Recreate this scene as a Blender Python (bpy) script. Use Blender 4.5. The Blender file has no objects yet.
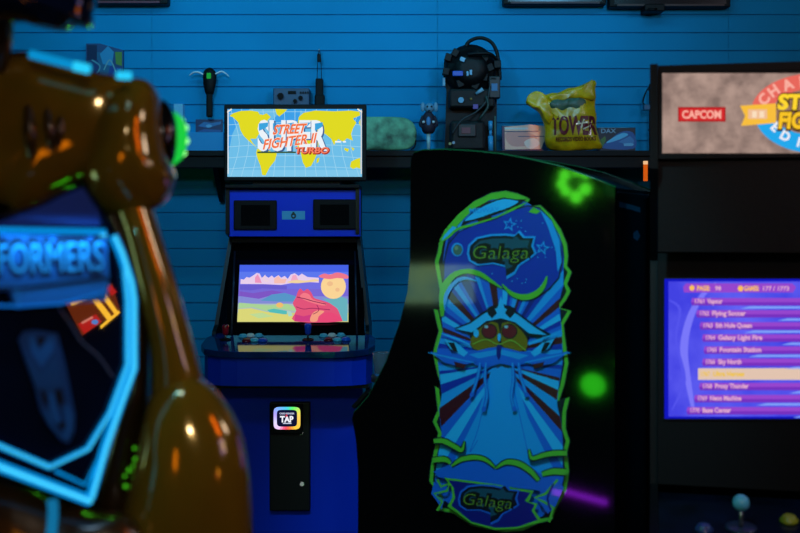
import bpy, bmesh, math, random
from mathutils import Vector, Matrix, noise, geometry
from mathutils.bvhtree import BVHTree
random.seed(5)
scn = bpy.context.scene
COL = scn.collection
F = 1111.0; CZ = 1.4; HY = 220.0; CX = 400.0
CAM = Vector((0, 0, CZ))
PI = math.pi

def P(x, y, D): return Vector(((x-CX)*D/F, D, CZ-(y-HY)*D/F))
def ray(x, y): return Vector(((x-CX)/F, 1.0, -(y-HY)/F))

# ------------------------------------------------------------ materials
def lin(c):
    c = c/255.0
    return c/12.92 if c <= 0.04045 else ((c+0.055)/1.055)**2.4
def srgb(c): return (lin(c[0]), lin(c[1]), lin(c[2]), 1.0)
MATS = {}
def mat(name, c, rough=0.5, metal=0.0, coat=0.0, vary=0.0, scale=8.0, bump=0.0, spec=0.5, trans=0.0, bscale=None, coat_rough=0.05):
    if name in MATS: return MATS[name]
    m = bpy.data.materials.new(name); m.use_nodes = True
    nt = m.node_tree; b = nt.nodes['Principled BSDF']
    b.inputs['Base Color'].default_value = srgb(c)
    b.inputs['Roughness'].default_value = rough
    b.inputs['Metallic'].default_value = metal
    b.inputs['Coat Weight'].default_value = coat
    b.inputs['Coat Roughness'].default_value = coat_rough
    b.inputs['Specular IOR Level'].default_value = spec
    b.inputs['Transmission Weight'].default_value = trans
    tc = nt.nodes.new('ShaderNodeTexCoord')
    nz = nt.nodes.new('ShaderNodeTexNoise'); nz.inputs['Scale'].default_value = scale
    nz.inputs['Detail'].default_value = 5
    nt.links.new(tc.outputs['Object'], nz.inputs['Vector'])
    if vary > 0:
        rp = nt.nodes.new('ShaderNodeValToRGB')
        rp.color_ramp.elements[0].position = 0.3; rp.color_ramp.elements[1].position = 0.7
        rp.color_ramp.elements[0].color = srgb([v*(1-vary) for v in c])
        rp.color_ramp.elements[1].color = srgb([min(255, v*(1+vary)) for v in c])
        nt.links.new(nz.outputs['Fac'], rp.inputs['Fac'])
        nt.links.new(rp.outputs['Color'], b.inputs['Base Color'])
    if bump > 0:
        n2 = nz
        if bscale:
            n2 = nt.nodes.new('ShaderNodeTexNoise'); n2.inputs['Scale'].default_value = bscale
            nt.links.new(tc.outputs['Object'], n2.inputs['Vector'])
        bp = nt.nodes.new('ShaderNodeBump'); bp.inputs['Strength'].default_value = bump
        bp.inputs['Distance'].default_value = 0.01
        nt.links.new(n2.outputs['Fac'], bp.inputs['Height'])
        nt.links.new(bp.outputs['Normal'], b.inputs['Normal'])
    MATS[name] = m; return m
def emi(name, c, s=1.0, vary=0.0, scale=20.0, c2=None):
    if name in MATS: return MATS[name]
    m = bpy.data.materials.new(name); m.use_nodes = True
    nt = m.node_tree; nt.nodes.clear()
    e = nt.nodes.new('ShaderNodeEmission'); o = nt.nodes.new('ShaderNodeOutputMaterial')
    e.inputs['Color'].default_value = srgb(c); e.inputs['Strength'].default_value = s
    nt.links.new(e.outputs[0], o.inputs[0])
    if vary > 0 or c2:
        tc = nt.nodes.new('ShaderNodeTexCoord'); nz = nt.nodes.new('ShaderNodeTexNoise')
        nz.inputs['Scale'].default_value = scale; nz.inputs['Detail'].default_value = 6
        rp = nt.nodes.new('ShaderNodeValToRGB')
        rp.color_ramp.elements[0].position = 0.35; rp.color_ramp.elements[1].position = 0.65
        rp.color_ramp.elements[0].color = srgb(c2 if c2 else [v*(1-vary) for v in c])
        rp.color_ramp.elements[1].color = srgb(c if c2 else [min(255, v*(1+vary)) for v in c])
        nt.links.new(tc.outputs['Object'], nz.inputs['Vector'])
        nt.links.new(nz.outputs['Fac'], rp.inputs['Fac']); nt.links.new(rp.outputs['Color'], e.inputs['Color'])
    MATS[name] = m; return m
_ec = {}
def E(r, g, b):                    # lit display colour
    return emi('display_%d_%d_%d' % (r, g, b), (r, g, b))
def C(r, g, b, rough=0.35):        # printed colour
    return mat('print_%d_%d_%d' % (r, g, b), (r, g, b), rough=rough, coat=0.8)

# ------------------------------------------------------------ objects
OFF = {}
XF = None
def tag(o, label=None, cat=None, group=None, kind=None):
    if label: o['label'] = label
    if cat: o['category'] = cat
    if group: o['group'] = group
    if kind: o['kind'] = kind
    return o
def thing(name, loc, label, cat, group=None):
    o = bpy.data.objects.new(name, None); COL.objects.link(o)
    o.location = loc; o.empty_display_size = 0.05
    OFF[o] = Vector(loc)
    return tag(o, label, cat, group)

class MB:
    def __init__(self): self.bm = bmesh.new(); self.mats = []
    def mi(self, m):
        if m not in self.mats: self.mats.append(m)
        return self.mats.index(m)
    def _set(self, faces, m, smooth=False):
        i = self.mi(m) if m else 0
        for f in faces: f.material_index = i; f.smooth = smooth
    def poly(self, pts, m=None, smooth=False):
        vs = [self.bm.verts.new(p) for p in pts]
        f = self.bm.faces.new(vs); self._set([f], m, smooth); return f
    def box(self, a, b, m=None, bev=0.0, rot=None, piv=None):
        bm = bmesh.new(); bmesh.ops.create_cube(bm, size=1)
        a = Vector(a); b = Vector(b); c = (a+b)/2; s = b-a
        for v in bm.verts: v.co = Vector((v.co.x*s.x, v.co.y*s.y, v.co.z*s.z))
        if bev > 0:
            bev = min(bev, 0.45*min(abs(s.x), abs(s.y), abs(s.z)))
            bmesh.ops.bevel(bm, geom=bm.edges[:], offset=bev, segments=2, affect='EDGES', profile=0.5)
        M = Matrix.Translation(c)
        if rot is not None:
            p = Vector(piv) if piv is not None else c
            M = Matrix.Translation(p) @ rot.to_4x4() @ Matrix.Translation(c-p)
        self.merge(bm, M, m)
    def merge(self, bm, M, m, smooth=False):
        mp = {}
        for v in bm.verts: mp[v.index] = self.bm.verts.new(M @ v.co)
        fs = []
        for f in bm.faces:
            try: fs.append(self.bm.faces.new([mp[v.index] for v in f.verts]))
            except ValueError: pass
        self._set(fs, m, smooth); bm.free()
    def cyl(self, a, b, r1, r2=None, m=None, seg=20, smooth=True):
        a = Vector(a); b = Vector(b); r2 = r1 if r2 is None else r2
        d = (b-a).normalized(); q = d.to_track_quat('Z', 'Y')
        ra = [self.bm.verts.new(a+q @ Vector((r1*math.cos(t), r1*math.sin(t), 0))) for t in [2*PI*k/seg for k in range(seg)]]
        rb = [self.bm.verts.new(b+q @ Vector((r2*math.cos(t), r2*math.sin(t), 0))) for t in [2*PI*k/seg for k in range(seg)]]
        fs = [self.bm.faces.new((ra[k], ra[(k+1) % seg], rb[(k+1) % seg], rb[k])) for k in range(seg)]
        self._set(fs, m, smooth)
        self._set([self.bm.faces.new(ra[::-1]), self.bm.faces.new(rb)], m, False)
    def lathe(self, o, axis, prof, m=None, seg=28):     # prof: (distance along axis, radius)
        o = Vector(o); q = Vector(axis).normalized().to_track_quat('Z', 'Y'); rings = []
        for h, r in prof:
            r = max(r, 1e-4)
            rings.append([self.bm.verts.new(o+q @ Vector((r*math.cos(2*PI*k/seg), r*math.sin(2*PI*k/seg), h))) for k in range(seg)])
        fs = []
        for A, B in zip(rings, rings[1:]):
            for k in range(seg): fs.append(self.bm.faces.new((A[k], A[(k+1) % seg], B[(k+1) % seg], B[k])))
        self._set(fs, m, True)
        self._set([self.bm.faces.new(rings[0][::-1]), self.bm.faces.new(rings[-1])], m, True)
    def ball(self, c, r, m=None, sx=1, sy=1, sz=1, seg=16):
        bm = bmesh.new(); bmesh.ops.create_uvsphere(bm, u_segments=seg, v_segments=seg//2+2, radius=1)
        self.merge(bm, Matrix.Translation(c) @ Matrix.Diagonal((r*sx, r*sy, r*sz, 1)), m, True)
    def tube(self, pts, r, m=None, seg=10, smooth_path=True, flat=1.0):
        pts = [Vector(p) for p in pts]
        if smooth_path and len(pts) > 2: pts = crom3(pts, 6)
        n = len(pts); rings = []
        rr = r if isinstance(r, (list, tuple)) else None
        for i, p in enumerate(pts):
            d = (pts[min(i+1, n-1)]-pts[max(i-1, 0)]).normalized()
            q = d.to_track_quat('Z', 'Y')
            if rr: t = i/(n-1)*(len(rr)-1); k = min(int(t), len(rr)-2); ri = rr[k]+(rr[k+1]-rr[k])*(t-k)
            else: ri = r
            rings.append([self.bm.verts.new(p+q @ Vector((ri*math.cos(2*PI*k/seg), ri*flat*math.sin(2*PI*k/seg), 0))) for k in range(seg)])
        fs = []
        for A, B in zip(rings, rings[1:]):
            # align rings
            best = min(range(seg), key=lambda s: sum((A[k].co-B[(k+s) % seg].co).length for k in range(0, seg, 3)))
            for k in range(seg): fs.append(self.bm.faces.new((A[k], A[(k+1) % seg], B[(k+1+best) % seg], B[(k+best) % seg])))
            B[:] = B[best:]+B[:best]
        self._set(fs, m, True)
        self._set([self.bm.faces.new(rings[0][::-1]), self.bm.faces.new(rings[-1])], m, False)
    def prism(self, outline, n, m=None, bev=0.0):       # outline: 3D points on a plane, extruded by the vector n
        n = Vector(n); bm = bmesh.new()
        vs = [bm.verts.new(p) for p in outline]; f = bm.faces.new(vs)
        r = bmesh.ops.extrude_face_region(bm, geom=[f])
        for g in r['geom']:
            if isinstance(g, bmesh.types.BMVert): g.co += n
        bmesh.ops.recalc_face_normals(bm, faces=bm.faces[:])
        if bev > 0:
            bmesh.ops.bevel(bm, geom=bm.edges[:], offset=bev, segments=2, affect='EDGES', profile=0.5)
        bm.verts.index_update(); self.merge(bm, Matrix(), m)
    def build(self, name, m=None, parent=None, label=None, recalc=True, smooth=None):
        if recalc: bmesh.ops.recalc_face_normals(self.bm, faces=self.bm.faces[:])
        me = bpy.data.meshes.new(name)
        vs = self.bm.verts
        if XF is not None:
            for v in vs: v.co = XF @ v.co
        if parent is not None: off = OFF[parent]
        else:
            lo = Vector([min(v.co[i] for v in vs) for i in range(3)]); hi = Vector([max(v.co[i] for v in vs) for i in range(3)])
            off = Vector(((lo.x+hi.x)/2, (lo.y+hi.y)/2, lo.z))
        for v in vs: v.co -= off
        self.bm.to_mesh(me); self.bm.free()
        for k in (self.mats if self.mats else [m]): me.materials.append(k)
        if m is not None and self.mats and None in self.mats:
            me.materials[self.mats.index(None)] = m
        o = bpy.data.objects.new(name, me); COL.objects.link(o)
        OFF[o] = off
        if parent is not None: o.parent = parent
        else: o.location = off
        if label: o['label'] = label
        return o

def crom(pts, n=6, closed=False):
    out = []; L = len(pts)
    rng = range(L) if closed else range(L-1)
    for i in rng:
        if closed: p0, p1, p2, p3 = pts[(i-1) % L], pts[i], pts[(i+1) % L], pts[(i+2) % L]
        else: p0, p1, p2, p3 = pts[max(i-1, 0)], pts[i], pts[i+1], pts[min(i+2, L-1)]
        for k in range(n):
            t = k/n
            out.append(tuple(0.5*((2*p1[j])+(-p0[j]+p2[j])*t+(2*p0[j]-5*p1[j]+4*p2[j]-p3[j])*t*t+(-p0[j]+3*p1[j]-3*p2[j]+p3[j])*t**3) for j in range(len(p1))))
    if not closed: out.append(tuple(pts[-1]))
    return out
def crom3(pts, n=6): return [Vector(p) for p in crom([tuple(p) for p in pts], n)]

def one(fn, name, m, parent=None, label=None):
    b = MB(); fn(b); return b.build(name, m, parent, label)
def bx(name, a, b, m, parent=None, bev=0.0, label=None):
    q = MB(); q.box(a, b, None, bev); return q.build(name, m, parent, label)

# flat artwork drawn on a real surface; coordinates are converted by a mapper to points of that surface
def plane_map(p0, n):
    p0 = Vector(p0); n = Vector(n)
    def f(x, y):
        d = ray(x, y); t = (p0-CAM).dot(n)/d.dot(n); return CAM+d*t
    return f
class Art:
    def __init__(self, mp, n, step=0.00025, base=0.0006):
        self.mp = mp; self.n = Vector(n).normalized(); self.k = 0; self.step = step; self.base = base; self.mb = MB()
    def off(self): return self.n*(self.base+self.k*self.step)
    def tri(self, pts, tris, m):
        o = self.off(); vs = [self.mb.bm.verts.new(self.mp(x, y)+o) for x, y in pts]; fs = []
        for t in tris:
            try: fs.append(self.mb.bm.faces.new([vs[i] for i in t]))
            except ValueError: pass
        self.mb._set(fs, m)
    def poly(self, pts, m, smooth=0, keep=False):
        if smooth: pts = crom(pts, smooth, True)
        tr = geometry.tessellate_polygon([[Vector((x, y, 0)) for x, y in pts]])
        self.tri(pts, tr, m)
        if not keep: self.k += 1
    def rect(self, x0, y0, x1, y1, m, keep=False): self.poly([(x0, y0), (x1, y0), (x1, y1), (x0, y1)], m, keep=keep)
    def ell(self, x, y, rx, ry, m, seg=24, keep=False, rot=0):
        c, s = math.cos(rot), math.sin(rot)
        self.poly([(x+rx*math.cos(t)*c-ry*math.sin(t)*s, y+rx*math.cos(t)*s+ry*math.sin(t)*c) for t in [2*PI*k/seg for k in range(seg)]], m, keep=keep)
    def stroke(self, pts, w, m, smooth=5, keep=False, closed=False):
        if smooth: pts = crom(pts, smooth, closed)
        if closed: pts = list(pts)+[pts[0]]
        n = len(pts); L = []; R = []
        for i in range(n):
            a = pts[max(i-1, 0)]; b = pts[min(i+1, n-1)]
            if closed and i in (0, n-1): a = pts[n-2]; b = pts[1]
            dx, dy = b[0]-a[0], b[1]-a[1]; l = math.hypot(dx, dy) or 1
            if isinstance(w, (list, tuple)):
                t = i/(n-1)*(len(w)-1); k = min(int(t), len(w)-2); ww = w[k]+(w[k+1]-w[k])*(t-k)
            else: ww = w
            L.append((pts[i][0]-dy/l*ww/2, pts[i][1]+dx/l*ww/2)); R.append((pts[i][0]+dy/l*ww/2, pts[i][1]-dx/l*ww/2))
        P2 = L+R; self.tri(P2, [(i, i+1, n+i+1, n+i) for i in range(n-1)], m)
        if not keep: self.k += 1
    def text(self, s, x, y, h, m, w=None, align='LEFT', bold=0.0, shear=0.0, rot=0.0, fn=None, keep=False):
        cu = bpy.data.curves.new('t', 'FONT'); cu.body = s; cu.size = 1; cu.offset = bold; cu.resolution_u = 3
        ob = bpy.data.objects.new('t', cu); COL.objects.link(ob)
        bpy.context.view_layer.update()
        me = bpy.data.meshes.new_from_object(ob)
        xs = [v.co.x for v in me.vertices]; x0, x1 = min(xs), max(xs); cap = 0.69
        sy = h/cap; sx = sy if w is None else w/(x1-x0)
        W = (x1-x0)*sx; ox = {'LEFT': 0, 'CENTER': -W/2, 'RIGHT': -W}[align]
        c, sn = math.cos(rot), math.sin(rot); pts = []
        for v in me.vertices:
            u = (v.co.x-x0)*sx+ox+shear*v.co.y*sy; vv = -v.co.y*sy
            if fn: pts.append(fn(u, vv))
            else: pts.append((x+u*c-vv*sn, y+u*sn+vv*c))
        self.tri(pts, [tuple(p.vertices) for p in me.polygons], m)
        bpy.data.objects.remove(ob); bpy.data.curves.remove(cu); bpy.data.meshes.remove(me)
        if not keep: self.k += 1
    def build(self, name, parent, label=None):
        global XF
        keep, XF = XF, None
        o = self.mb.build(name, None, parent, label, recalc=False); XF = keep; return o

def pillow(outline, D, hf, hb, m, name=None, parent=None, smooth=6, rings=10, cen=None, dfn=None, nz=0.0, nsc=8.0, pw=2.0, mb=None, label=None):
    """a solid with the given outline, bulging by hf towards the viewer side and hb away from it"""
    pts = crom(outline, smooth, True) if smooth else outline
    if cen is None: cen = (sum(p[0] for p in pts)/len(pts), sum(p[1] for p in pts)/len(pts))
    own = mb is None
    if own: mb = MB()
    fs = []
    def ring(r, sgn, H):
        hh = (1-r**pw)**(1/pw) if r < 1 else 0
        out = []
        for p in pts:
            x = cen[0]+(p[0]-cen[0])*r; y = cen[1]+(p[1]-cen[1])*r
            q = P(x, y, D if dfn is None else dfn(x, y)); q = Vector((q.x, q.y+sgn*H*hh, q.z))
            if nz: q += noise.noise_vector(q*nsc)*nz
            out.append(mb.bm.verts.new(q))
        return out
    edge = ring(1.0, 0, 0); n = len(pts)
    for sgn, H in ((-1, hf), (1, hb)):
        prev = edge
        for k in range(1, rings):
            r = math.cos(PI/2*k/rings); cur = ring(r, sgn, H)
            for i in range(n): fs.append(mb.bm.faces.new((prev[i], prev[(i+1) % n], cur[(i+1) % n], cur[i])))
            prev = cur
        q = P(cen[0], cen[1], D if dfn is None else dfn(*cen)); q = Vector((q.x, q.y+sgn*H, q.z))
        if nz: q += noise.noise_vector(q*nsc)*nz
        c = mb.bm.verts.new(q)
        for i in range(n): fs.append(mb.bm.faces.new((prev[i], prev[(i+1) % n], c)))
    mb._set(fs, None if own else m, True)
    if own: return mb.build(name, m, parent, label)

def bvh_of(ob):
    me = ob.data; off = OFF[ob]
    return BVHTree.FromPolygons([v.co+off for v in me.vertices], [tuple(p.vertices) for p in me.polygons])
def surf_map(bvh, fallback):
    def f(x, y):
        d = ray(x, y).normalized(); h = bvh.ray_cast(CAM, d)
        if h[0] is None: return P(x, y, fallback)
        return h[0]
    return f

# ============================================================ THE SETTING
WY = 4.7; XL, XR, YB, ZC = -3.0, 3.2, -2.6, 2.75
wallpaint = mat('blue painted slatwall', (1, 138, 192), rough=0.6, vary=0.05, scale=1.7, spec=0.12)
darkwall = mat('dark side wall paint', (16, 22, 34), rough=0.8, vary=0.1)
def struct(o): o['kind'] = 'structure'; return o
mb = MB()
z0 = CZ+(HY-15)*WY/F; pitch = 18.0*WY/F; g = 0.0035; dp = 0.009
zs = []
k = -6
prof = [(WY, ZC)]
zz = z0+6*pitch
while zz > 0.05:
    if zz+g < ZC:
        prof += [(WY, zz+g), (WY+dp, zz+g), (WY+dp, zz-g), (WY, zz-g)]
    zz -= pitch
prof.append((WY, 0))
seams = [XL, -1.05, (437.5-CX)*WY/F, 1.39, XR]
for a, b in zip(seams, seams[1:]):
    a += 0.0007; b -= 0.0007
    for (y1, z1), (y2, z2) in zip(prof, prof[1:]):
        mb.poly([(a, y1, z1), (b, y1, z1), (b, y2, z2), (a, y2, z2)])
mb.box((XL, WY+0.02, 0), (XR, WY+0.08, ZC))
struct(mb.build('wall_back', wallpaint, recalc=False))
struct(bx('wall_left', (XL-0.08, YB, 0), (XL, WY+0.08, ZC), darkwall))
struct(bx('wall_right', (XR, YB, 0), (XR+0.08, WY+0.08, ZC), darkwall))
struct(bx('wall_front', (XL, YB-0.08, 0), (XR, YB, ZC), darkwall))
struct(bx('floor', (XL-0.08, YB-0.08, -0.08), (XR+0.08, WY+0.08, 0), mat('dark arcade carpet', (18, 18, 26), rough=0.95, vary=0.3, scale=60)))
struct(bx('ceiling', (XL-0.08, YB-0.08, ZC), (XR+0.08, WY+0.08, ZC+0.08), mat('dark ceiling paint', (14, 16, 22), rough=0.9)))

black = mat('black satin', (6, 6, 8), rough=0.55, spec=0.2)
blackm = mat('black matte plastic', (5, 5, 7), rough=0.6, spec=0.2)
gloss = mat('black gloss laminate', (5, 5, 6), rough=0.07, spec=0.45)
steel = mat('brushed steel', (150, 155, 160), rough=0.3, metal=0.9)

# long shelf on the wall
SF0 = 4.42; SZ = CZ+69.5*SF0/F
sh = thing('wall_shelf', (0, 4.56, SZ-0.045), 'long black shelf fixed to the blue slatted wall', 'shelf')
bx('shelf_board', (-2.0, SF0, SZ-0.022), (1.6, WY-0.001, SZ), black, sh, 0.002)
bx('shelf_apron', (-2.0, SF0+0.012, SZ-0.068), (1.6, SF0+0.035, SZ-0.0222), black, sh, 0.002)
for x in (-1.5, -0.75, 0.1, 0.8, 1.4):
    one(lambda b: b.prism([(x-0.01, SF0+0.036, SZ-0.0225), (x-0.01, WY-0.001, SZ-0.0225), (x-0.01, WY-0.001, SZ-0.2), (x-0.01, WY-0.03, SZ-0.2)], (0.02, 0, 0)), 'shelf_bracket', black, sh)

# ------------------------------------------------------------ things on the wall
def wallbox(name, x0, y0, x1, y1, t, m, label, cat, bev=0.002, D=WY):
    a = P(x0, y1, D); b = P(x1, y0, D)
    o = bx(name, (a.x, WY-t, a.z), (b.x, WY-0.0005, b.z), m, None, bev); tag(o, label, cat); return o
# collage print behind the yellow fender
t = thing('picture_print', P(104, 84, WY), 'small dark collage print hung on the slatted wall above the yellow cabinet', 'picture')
D = WY-0.02
n = Vector((0, -1, 0))
one(lambda b: b.prism([P(86, 86, D), P(86, 43.5, D), P(100, 43.5, D), P(123, 50, D), P(123, 86, D)], (0, 0.019, 0)), 'backing_board', mat('collage board', (20, 70, 120), rough=0.6), t)
A = Art(lambda x, y: P(x, y, D), n)
A.rect(87, 45, 97, 60, C(14, 40, 80)); A.rect(97, 52, 110, 84, C(30, 100, 140)); A.poly([(100, 54), (108, 46), (114, 52), (112, 66), (103, 64)], C(45, 145, 195))
A.poly([(115, 52), (122, 52), (122, 66), (116, 64)], C(95, 140, 60)); A.poly([(88, 62), (98, 60), (100, 74), (90, 80)], C(20, 62, 120))
A.poly([(110, 66), (121, 68), (120, 80), (108, 78)], C(22, 70, 150)); A.stroke([(92, 60), (100, 66), (97, 74)], 1.5, C(90, 150, 170)); A.stroke([(104, 70), (110, 60), (116, 72)], 1.2, C(120, 170, 180))
A.build('printed_collage', t)

# handheld detector with wings
t = thing('handheld_detector', P(209.5, 117, WY), 'black handheld detector with two white wings and a green light, hung on the wall', 'gadget')
D = WY-0.045
pillow([(203, 78), (204, 71), (209.5, 67.5), (215, 71), (216.5, 78), (215, 88), (212.5, 95), (206.5, 95), (204, 88)], D, 0.018, 0.018, blackm, 'head_shell', t, 4)
one(lambda b: b.box(P(206, 117, D-0.012), P(213, 94, D+0.012), None, 0.006), 'handle', blackm, t)
wh = mat('white plastic', (225, 232, 238), rough=0.4)
one(lambda b: b.tube([P(203.5, 74.5, D), P(198, 72.2, D), P(193, 72.7, D), P(189.5, 75.5, D)], [0.008, 0.008, 0.006, 0.003], None, flat=0.5), 'wing', wh, t)
one(lambda b: b.tube([P(215.5, 74, D), P(221, 71.7, D), P(225, 73, D), P(229, 76.5, D)], [0.008, 0.008, 0.006, 0.003], None, flat=0.5), 'wing', wh, t)
one(lambda b: b.box(P(206.5, 78.5, D-0.021), P(211, 73, D-0.014), None, 0.003), 'status_light', emi('detector green', (25, 150, 60)), t, 'green light')
one(lambda b: b.box(P(208, 90, D+0.01), P(211, 84, D+0.0445)), 'wall_peg', steel, t)

# blue card with light scene
t = thing('blue_card', P(210, 133, WY), 'small dark blue postcard on the wall below the handheld detector', 'card')
a = P(196, 133, WY); b = P(223, 119.5, WY)
bx('card_board', (a.x, WY-0.006, a.z), (b.x, WY-0.0005, b.z), C(8, 40, 88), t)
A = Art(lambda x, y: P(x, y, WY-0.006), n)
A.poly([(198, 126), (204, 122), (212, 123), (221, 121.5), (221, 124), (208, 128)], C(30, 110, 170)); A.ell(209, 126, 3, 1.6, C(100, 170, 210)); A.poly([(197, 132), (204, 129), (221, 130), (221, 132)], C(15, 80, 140))
A.build('printed_scene', t)
# pale clear box beside the card
clear = mat('clear acrylic', (120, 190, 225), rough=0.15)
t = tag(bx('pale_box', (P(186, 0, WY).x, WY-0.05, SZ), (P(225, 0, WY).x, WY-0.0005, P(0, 133, WY).z-0.0003), mat('pale blue box', (10, 140, 200), rough=0.6), None, 0.002), 'low pale blue box on the shelf under the small blue card', 'box')
t = wallbox('narrow_box', 176, 105, 185, 150, 0.05, clear, 'narrow pale blue box against the wall beside the green headlamp', 'box')

# gauge box and radio
t = thing('control_box', P(293, 108, WY), 'small grey box with dials on the wall behind the top of the blue cabinet', 'box')
a = P(275, 108, WY); b = P(310.5, 90, WY); gm = mat('grey blue box', (40, 74, 106), rough=0.5)
bx('housing', (a.x, WY-0.07, a.z), (b.x, WY-0.0005, b.z), gm, t, 0.004)
mp = lambda x, y: P(x, y, WY-0.07)
for (x, y, r) in ((280.5, 96, 3.2), (300.5, 97.8, 2.2), (295, 101, 2.0)):
    one(lambda q: q.cyl(P(x, y, WY-0.071), P(x, y, WY-0.084), r*WY/F, None, None, 14), 'knob', blackm, t)
for k in range(4):
    one(lambda q: q.box(P(300+k*2.4, 93.6, WY-0.075), P(301.5+k*2.4, 91.6, WY-0.0702)), 'switch', blackm, t)
one(lambda q: q.box(P(288, 94, WY-0.074), P(296, 91, WY-0.0702), None, 0.001), 'gauge_window', blackm, t)
t = thing('hanging_radio', P(320, 104, WY), 'black two-way radio hanging by two cords from a slatwall hook', 'radio')
D = WY-0.04
one(lambda q: (q.box(P(315.5, 101, D-0.02), P(323.5, 79.5, D+0.02), None, 0.004), q.box(P(314.5, 108, D-0.022), P(325, 95.5, D+0.022), None, 0.006)), 'radio_body', blackm, t)
one(lambda q: (q.tube([P(317, 80, D), P(317.8, 60, D), P(318.8, 51, D)], 0.0016), q.tube([P(321.5, 80, D), P(321, 62, D), P(319.5, 51, D)], 0.0016)), 'cord', blackm, t)
one(lambda q: (q.box(P(317, 62, D-0.004), P(321, 54, D+0.004), None, 0.003)), 'clip', blackm, t)
one(lambda q: q.tube([P(319.2, 51, WY), P(319.2, 51, D-0.01), P(319.2, 49, D-0.014)], 0.003, None, smooth_path=False), 'hook', steel, t)

# frames high on the wall
def frame(x0, x1, y, label, inner):
    a = P(x0, y, WY-0.05); b = P(x1, y-80, WY-0.05)
    t = thing('wall_display', ((a.x+b.x)/2, WY-0.03, a.z), label, 'display')
    bx('display_case', (a.x, WY-0.06, a.z), (b.x, WY-0.0005, min(b.z, ZC-0.02)), black, t, 0.005)
    bx('front_pane', (a.x+0.02, WY-0.063, a.z+0.012), (b.x-0.02, WY-0.0605, min(b.z, ZC-0.02)-0.02), mat('display '+inner[0], inner[1], rough=0.2), t)
    bx('bottom_rail', (a.x+0.03, WY-0.075, a.z+0.002), (b.x-0.03, WY-0.0635, a.z+0.010), mat('display rail '+inner[0], inner[2], rough=0.5), t)
frame(92, 168, 4.5, 'dark red framed display high on the wall at upper left', ('dark red', (40, 8, 18), (110, 14, 40)))
frame(503, 606, 5.0, 'dark framed display high on the wall above the bag', ('black brown', (20, 10, 12), (70, 16, 20)))
frame(609, 730, 7.5, 'dark framed display high on the wall above the right-hand cabinet', ('black red', (24, 10, 12), (60, 22, 12)))
t = one(lambda q: (q.box(P(645, 11, WY-0.09), P(660, 7.8, WY-0.002), None, 0.004), q.cyl(P(648, 9.5, WY-0.1), P(657, 9.5, WY-0.1), 0.006)), 'wall_bracket', black)
tag(t, 'small dark bracket under the high display near the right-hand cabinet', 'bracket')

# ------------------------------------------------------------ things on the shelf
SD = 4.53
def S(x, y, D=SD): return P(x, y, D)
# camouflage panel
t = thing('speckled_board', (S(390, 0).x, SD, SZ), 'rounded green mottled board leaning on the shelf right of the world map screen', 'board')
cam_m = mat('mottled green board', (78, 128, 98), rough=0.6, vary=0.45, scale=22, bump=0.3)
pillow([(352, 118), (370, 116.8), (396, 117), (408, 119), (415, 126), (416.5, 137), (413, 146), (402, 150.2), (372, 150.2), (352, 150)], SD, 0.02, 0.02, cam_m, 'board_face', t, 4, pw=4)
one(lambda q: q.tube([S(416, 140, SD-0.012), S(414.5, 147, SD-0.012), S(411, 149.5, SD-0.012)], 0.003), 'edge_band', blackm, t)
# figurine
t = thing('figurine', (S(429, 0).x, SD, SZ), 'small grey figurine with big ears and a dark jacket on a stand, on the shelf', 'figurine')
gy = mat('figurine grey', (92, 140, 170), rough=0.5); dk = mat('figurine dark cloth', (30, 18, 40), rough=0.7)
def zb(y): return S(0, y).z
def fig(q):
    q.ball(S(429.3, 108), 0.021, None, 1, 0.9, 0.95)
one(fig, 'head', gy, t)
one(lambda q: q.ball(S(422.7, 107), 0.013, None, 0.7, 0.4, 1.5), 'ear', gy, t)
one(lambda q: q.ball(S(435.8, 107), 0.013, None, 0.7, 0.4, 1.5), 'ear', gy, t)
one(lambda q: (q.ball(S(427.3, 106.5, SD-0.019), 0.0038), q.ball(S(431.6, 106.5, SD-0.019), 0.0038)), 'eyes', blackm, t)
one(lambda q: q.ball(S(429.2, 110.5, SD-0.019), 0.004, None, 1.2, 0.7, 0.7), 'nose', dk, t)
one(lambda q: q.lathe(S(428.5, 133.5), (0, 0, 1), [(0, 0.018), (0.01, 0.026), (0.03, 0.03), (0.055, 0.026), (0.075, 0.022), (0.09, 0.01)], None, 16), 'jacket', dk, t)
one(lambda q: q.ball(S(428.5, 122, SD-0.022), 0.014, None, 0.7, 0.7, 1.6), 'chest', mat('figurine blue shirt', (60, 120, 175), rough=0.6), t)
for sx in (-1, 1):
    one(lambda q: (q.tube([S(428.5+sx*5, 116), S(428.5+sx*8, 124), S(428.5+sx*5.5, 127, SD-0.02)], [0.008, 0.0075, 0.006])), 'arm', dk, t)
    one(lambda q: q.ball(S(428.5+sx*5, 122, SD-0.026), 0.006), 'paw', mat('figurine pale', (190, 200, 205), rough=0.5), t)
one(lambda q: q.cyl((S(428.5, 0).x, SD, SZ+0.008), S(428.5, 133.5), 0.006, 0.009), 'stand_pole', mat('pale stand', (150, 185, 190), rough=0.4), t)
one(lambda q: q.cyl((S(428.5, 0).x, SD, SZ), (S(428.5, 0).x, SD, SZ+0.009), 0.018), 'stand_base', mat('pale stand', (150, 185, 190), rough=0.4), t)

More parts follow.
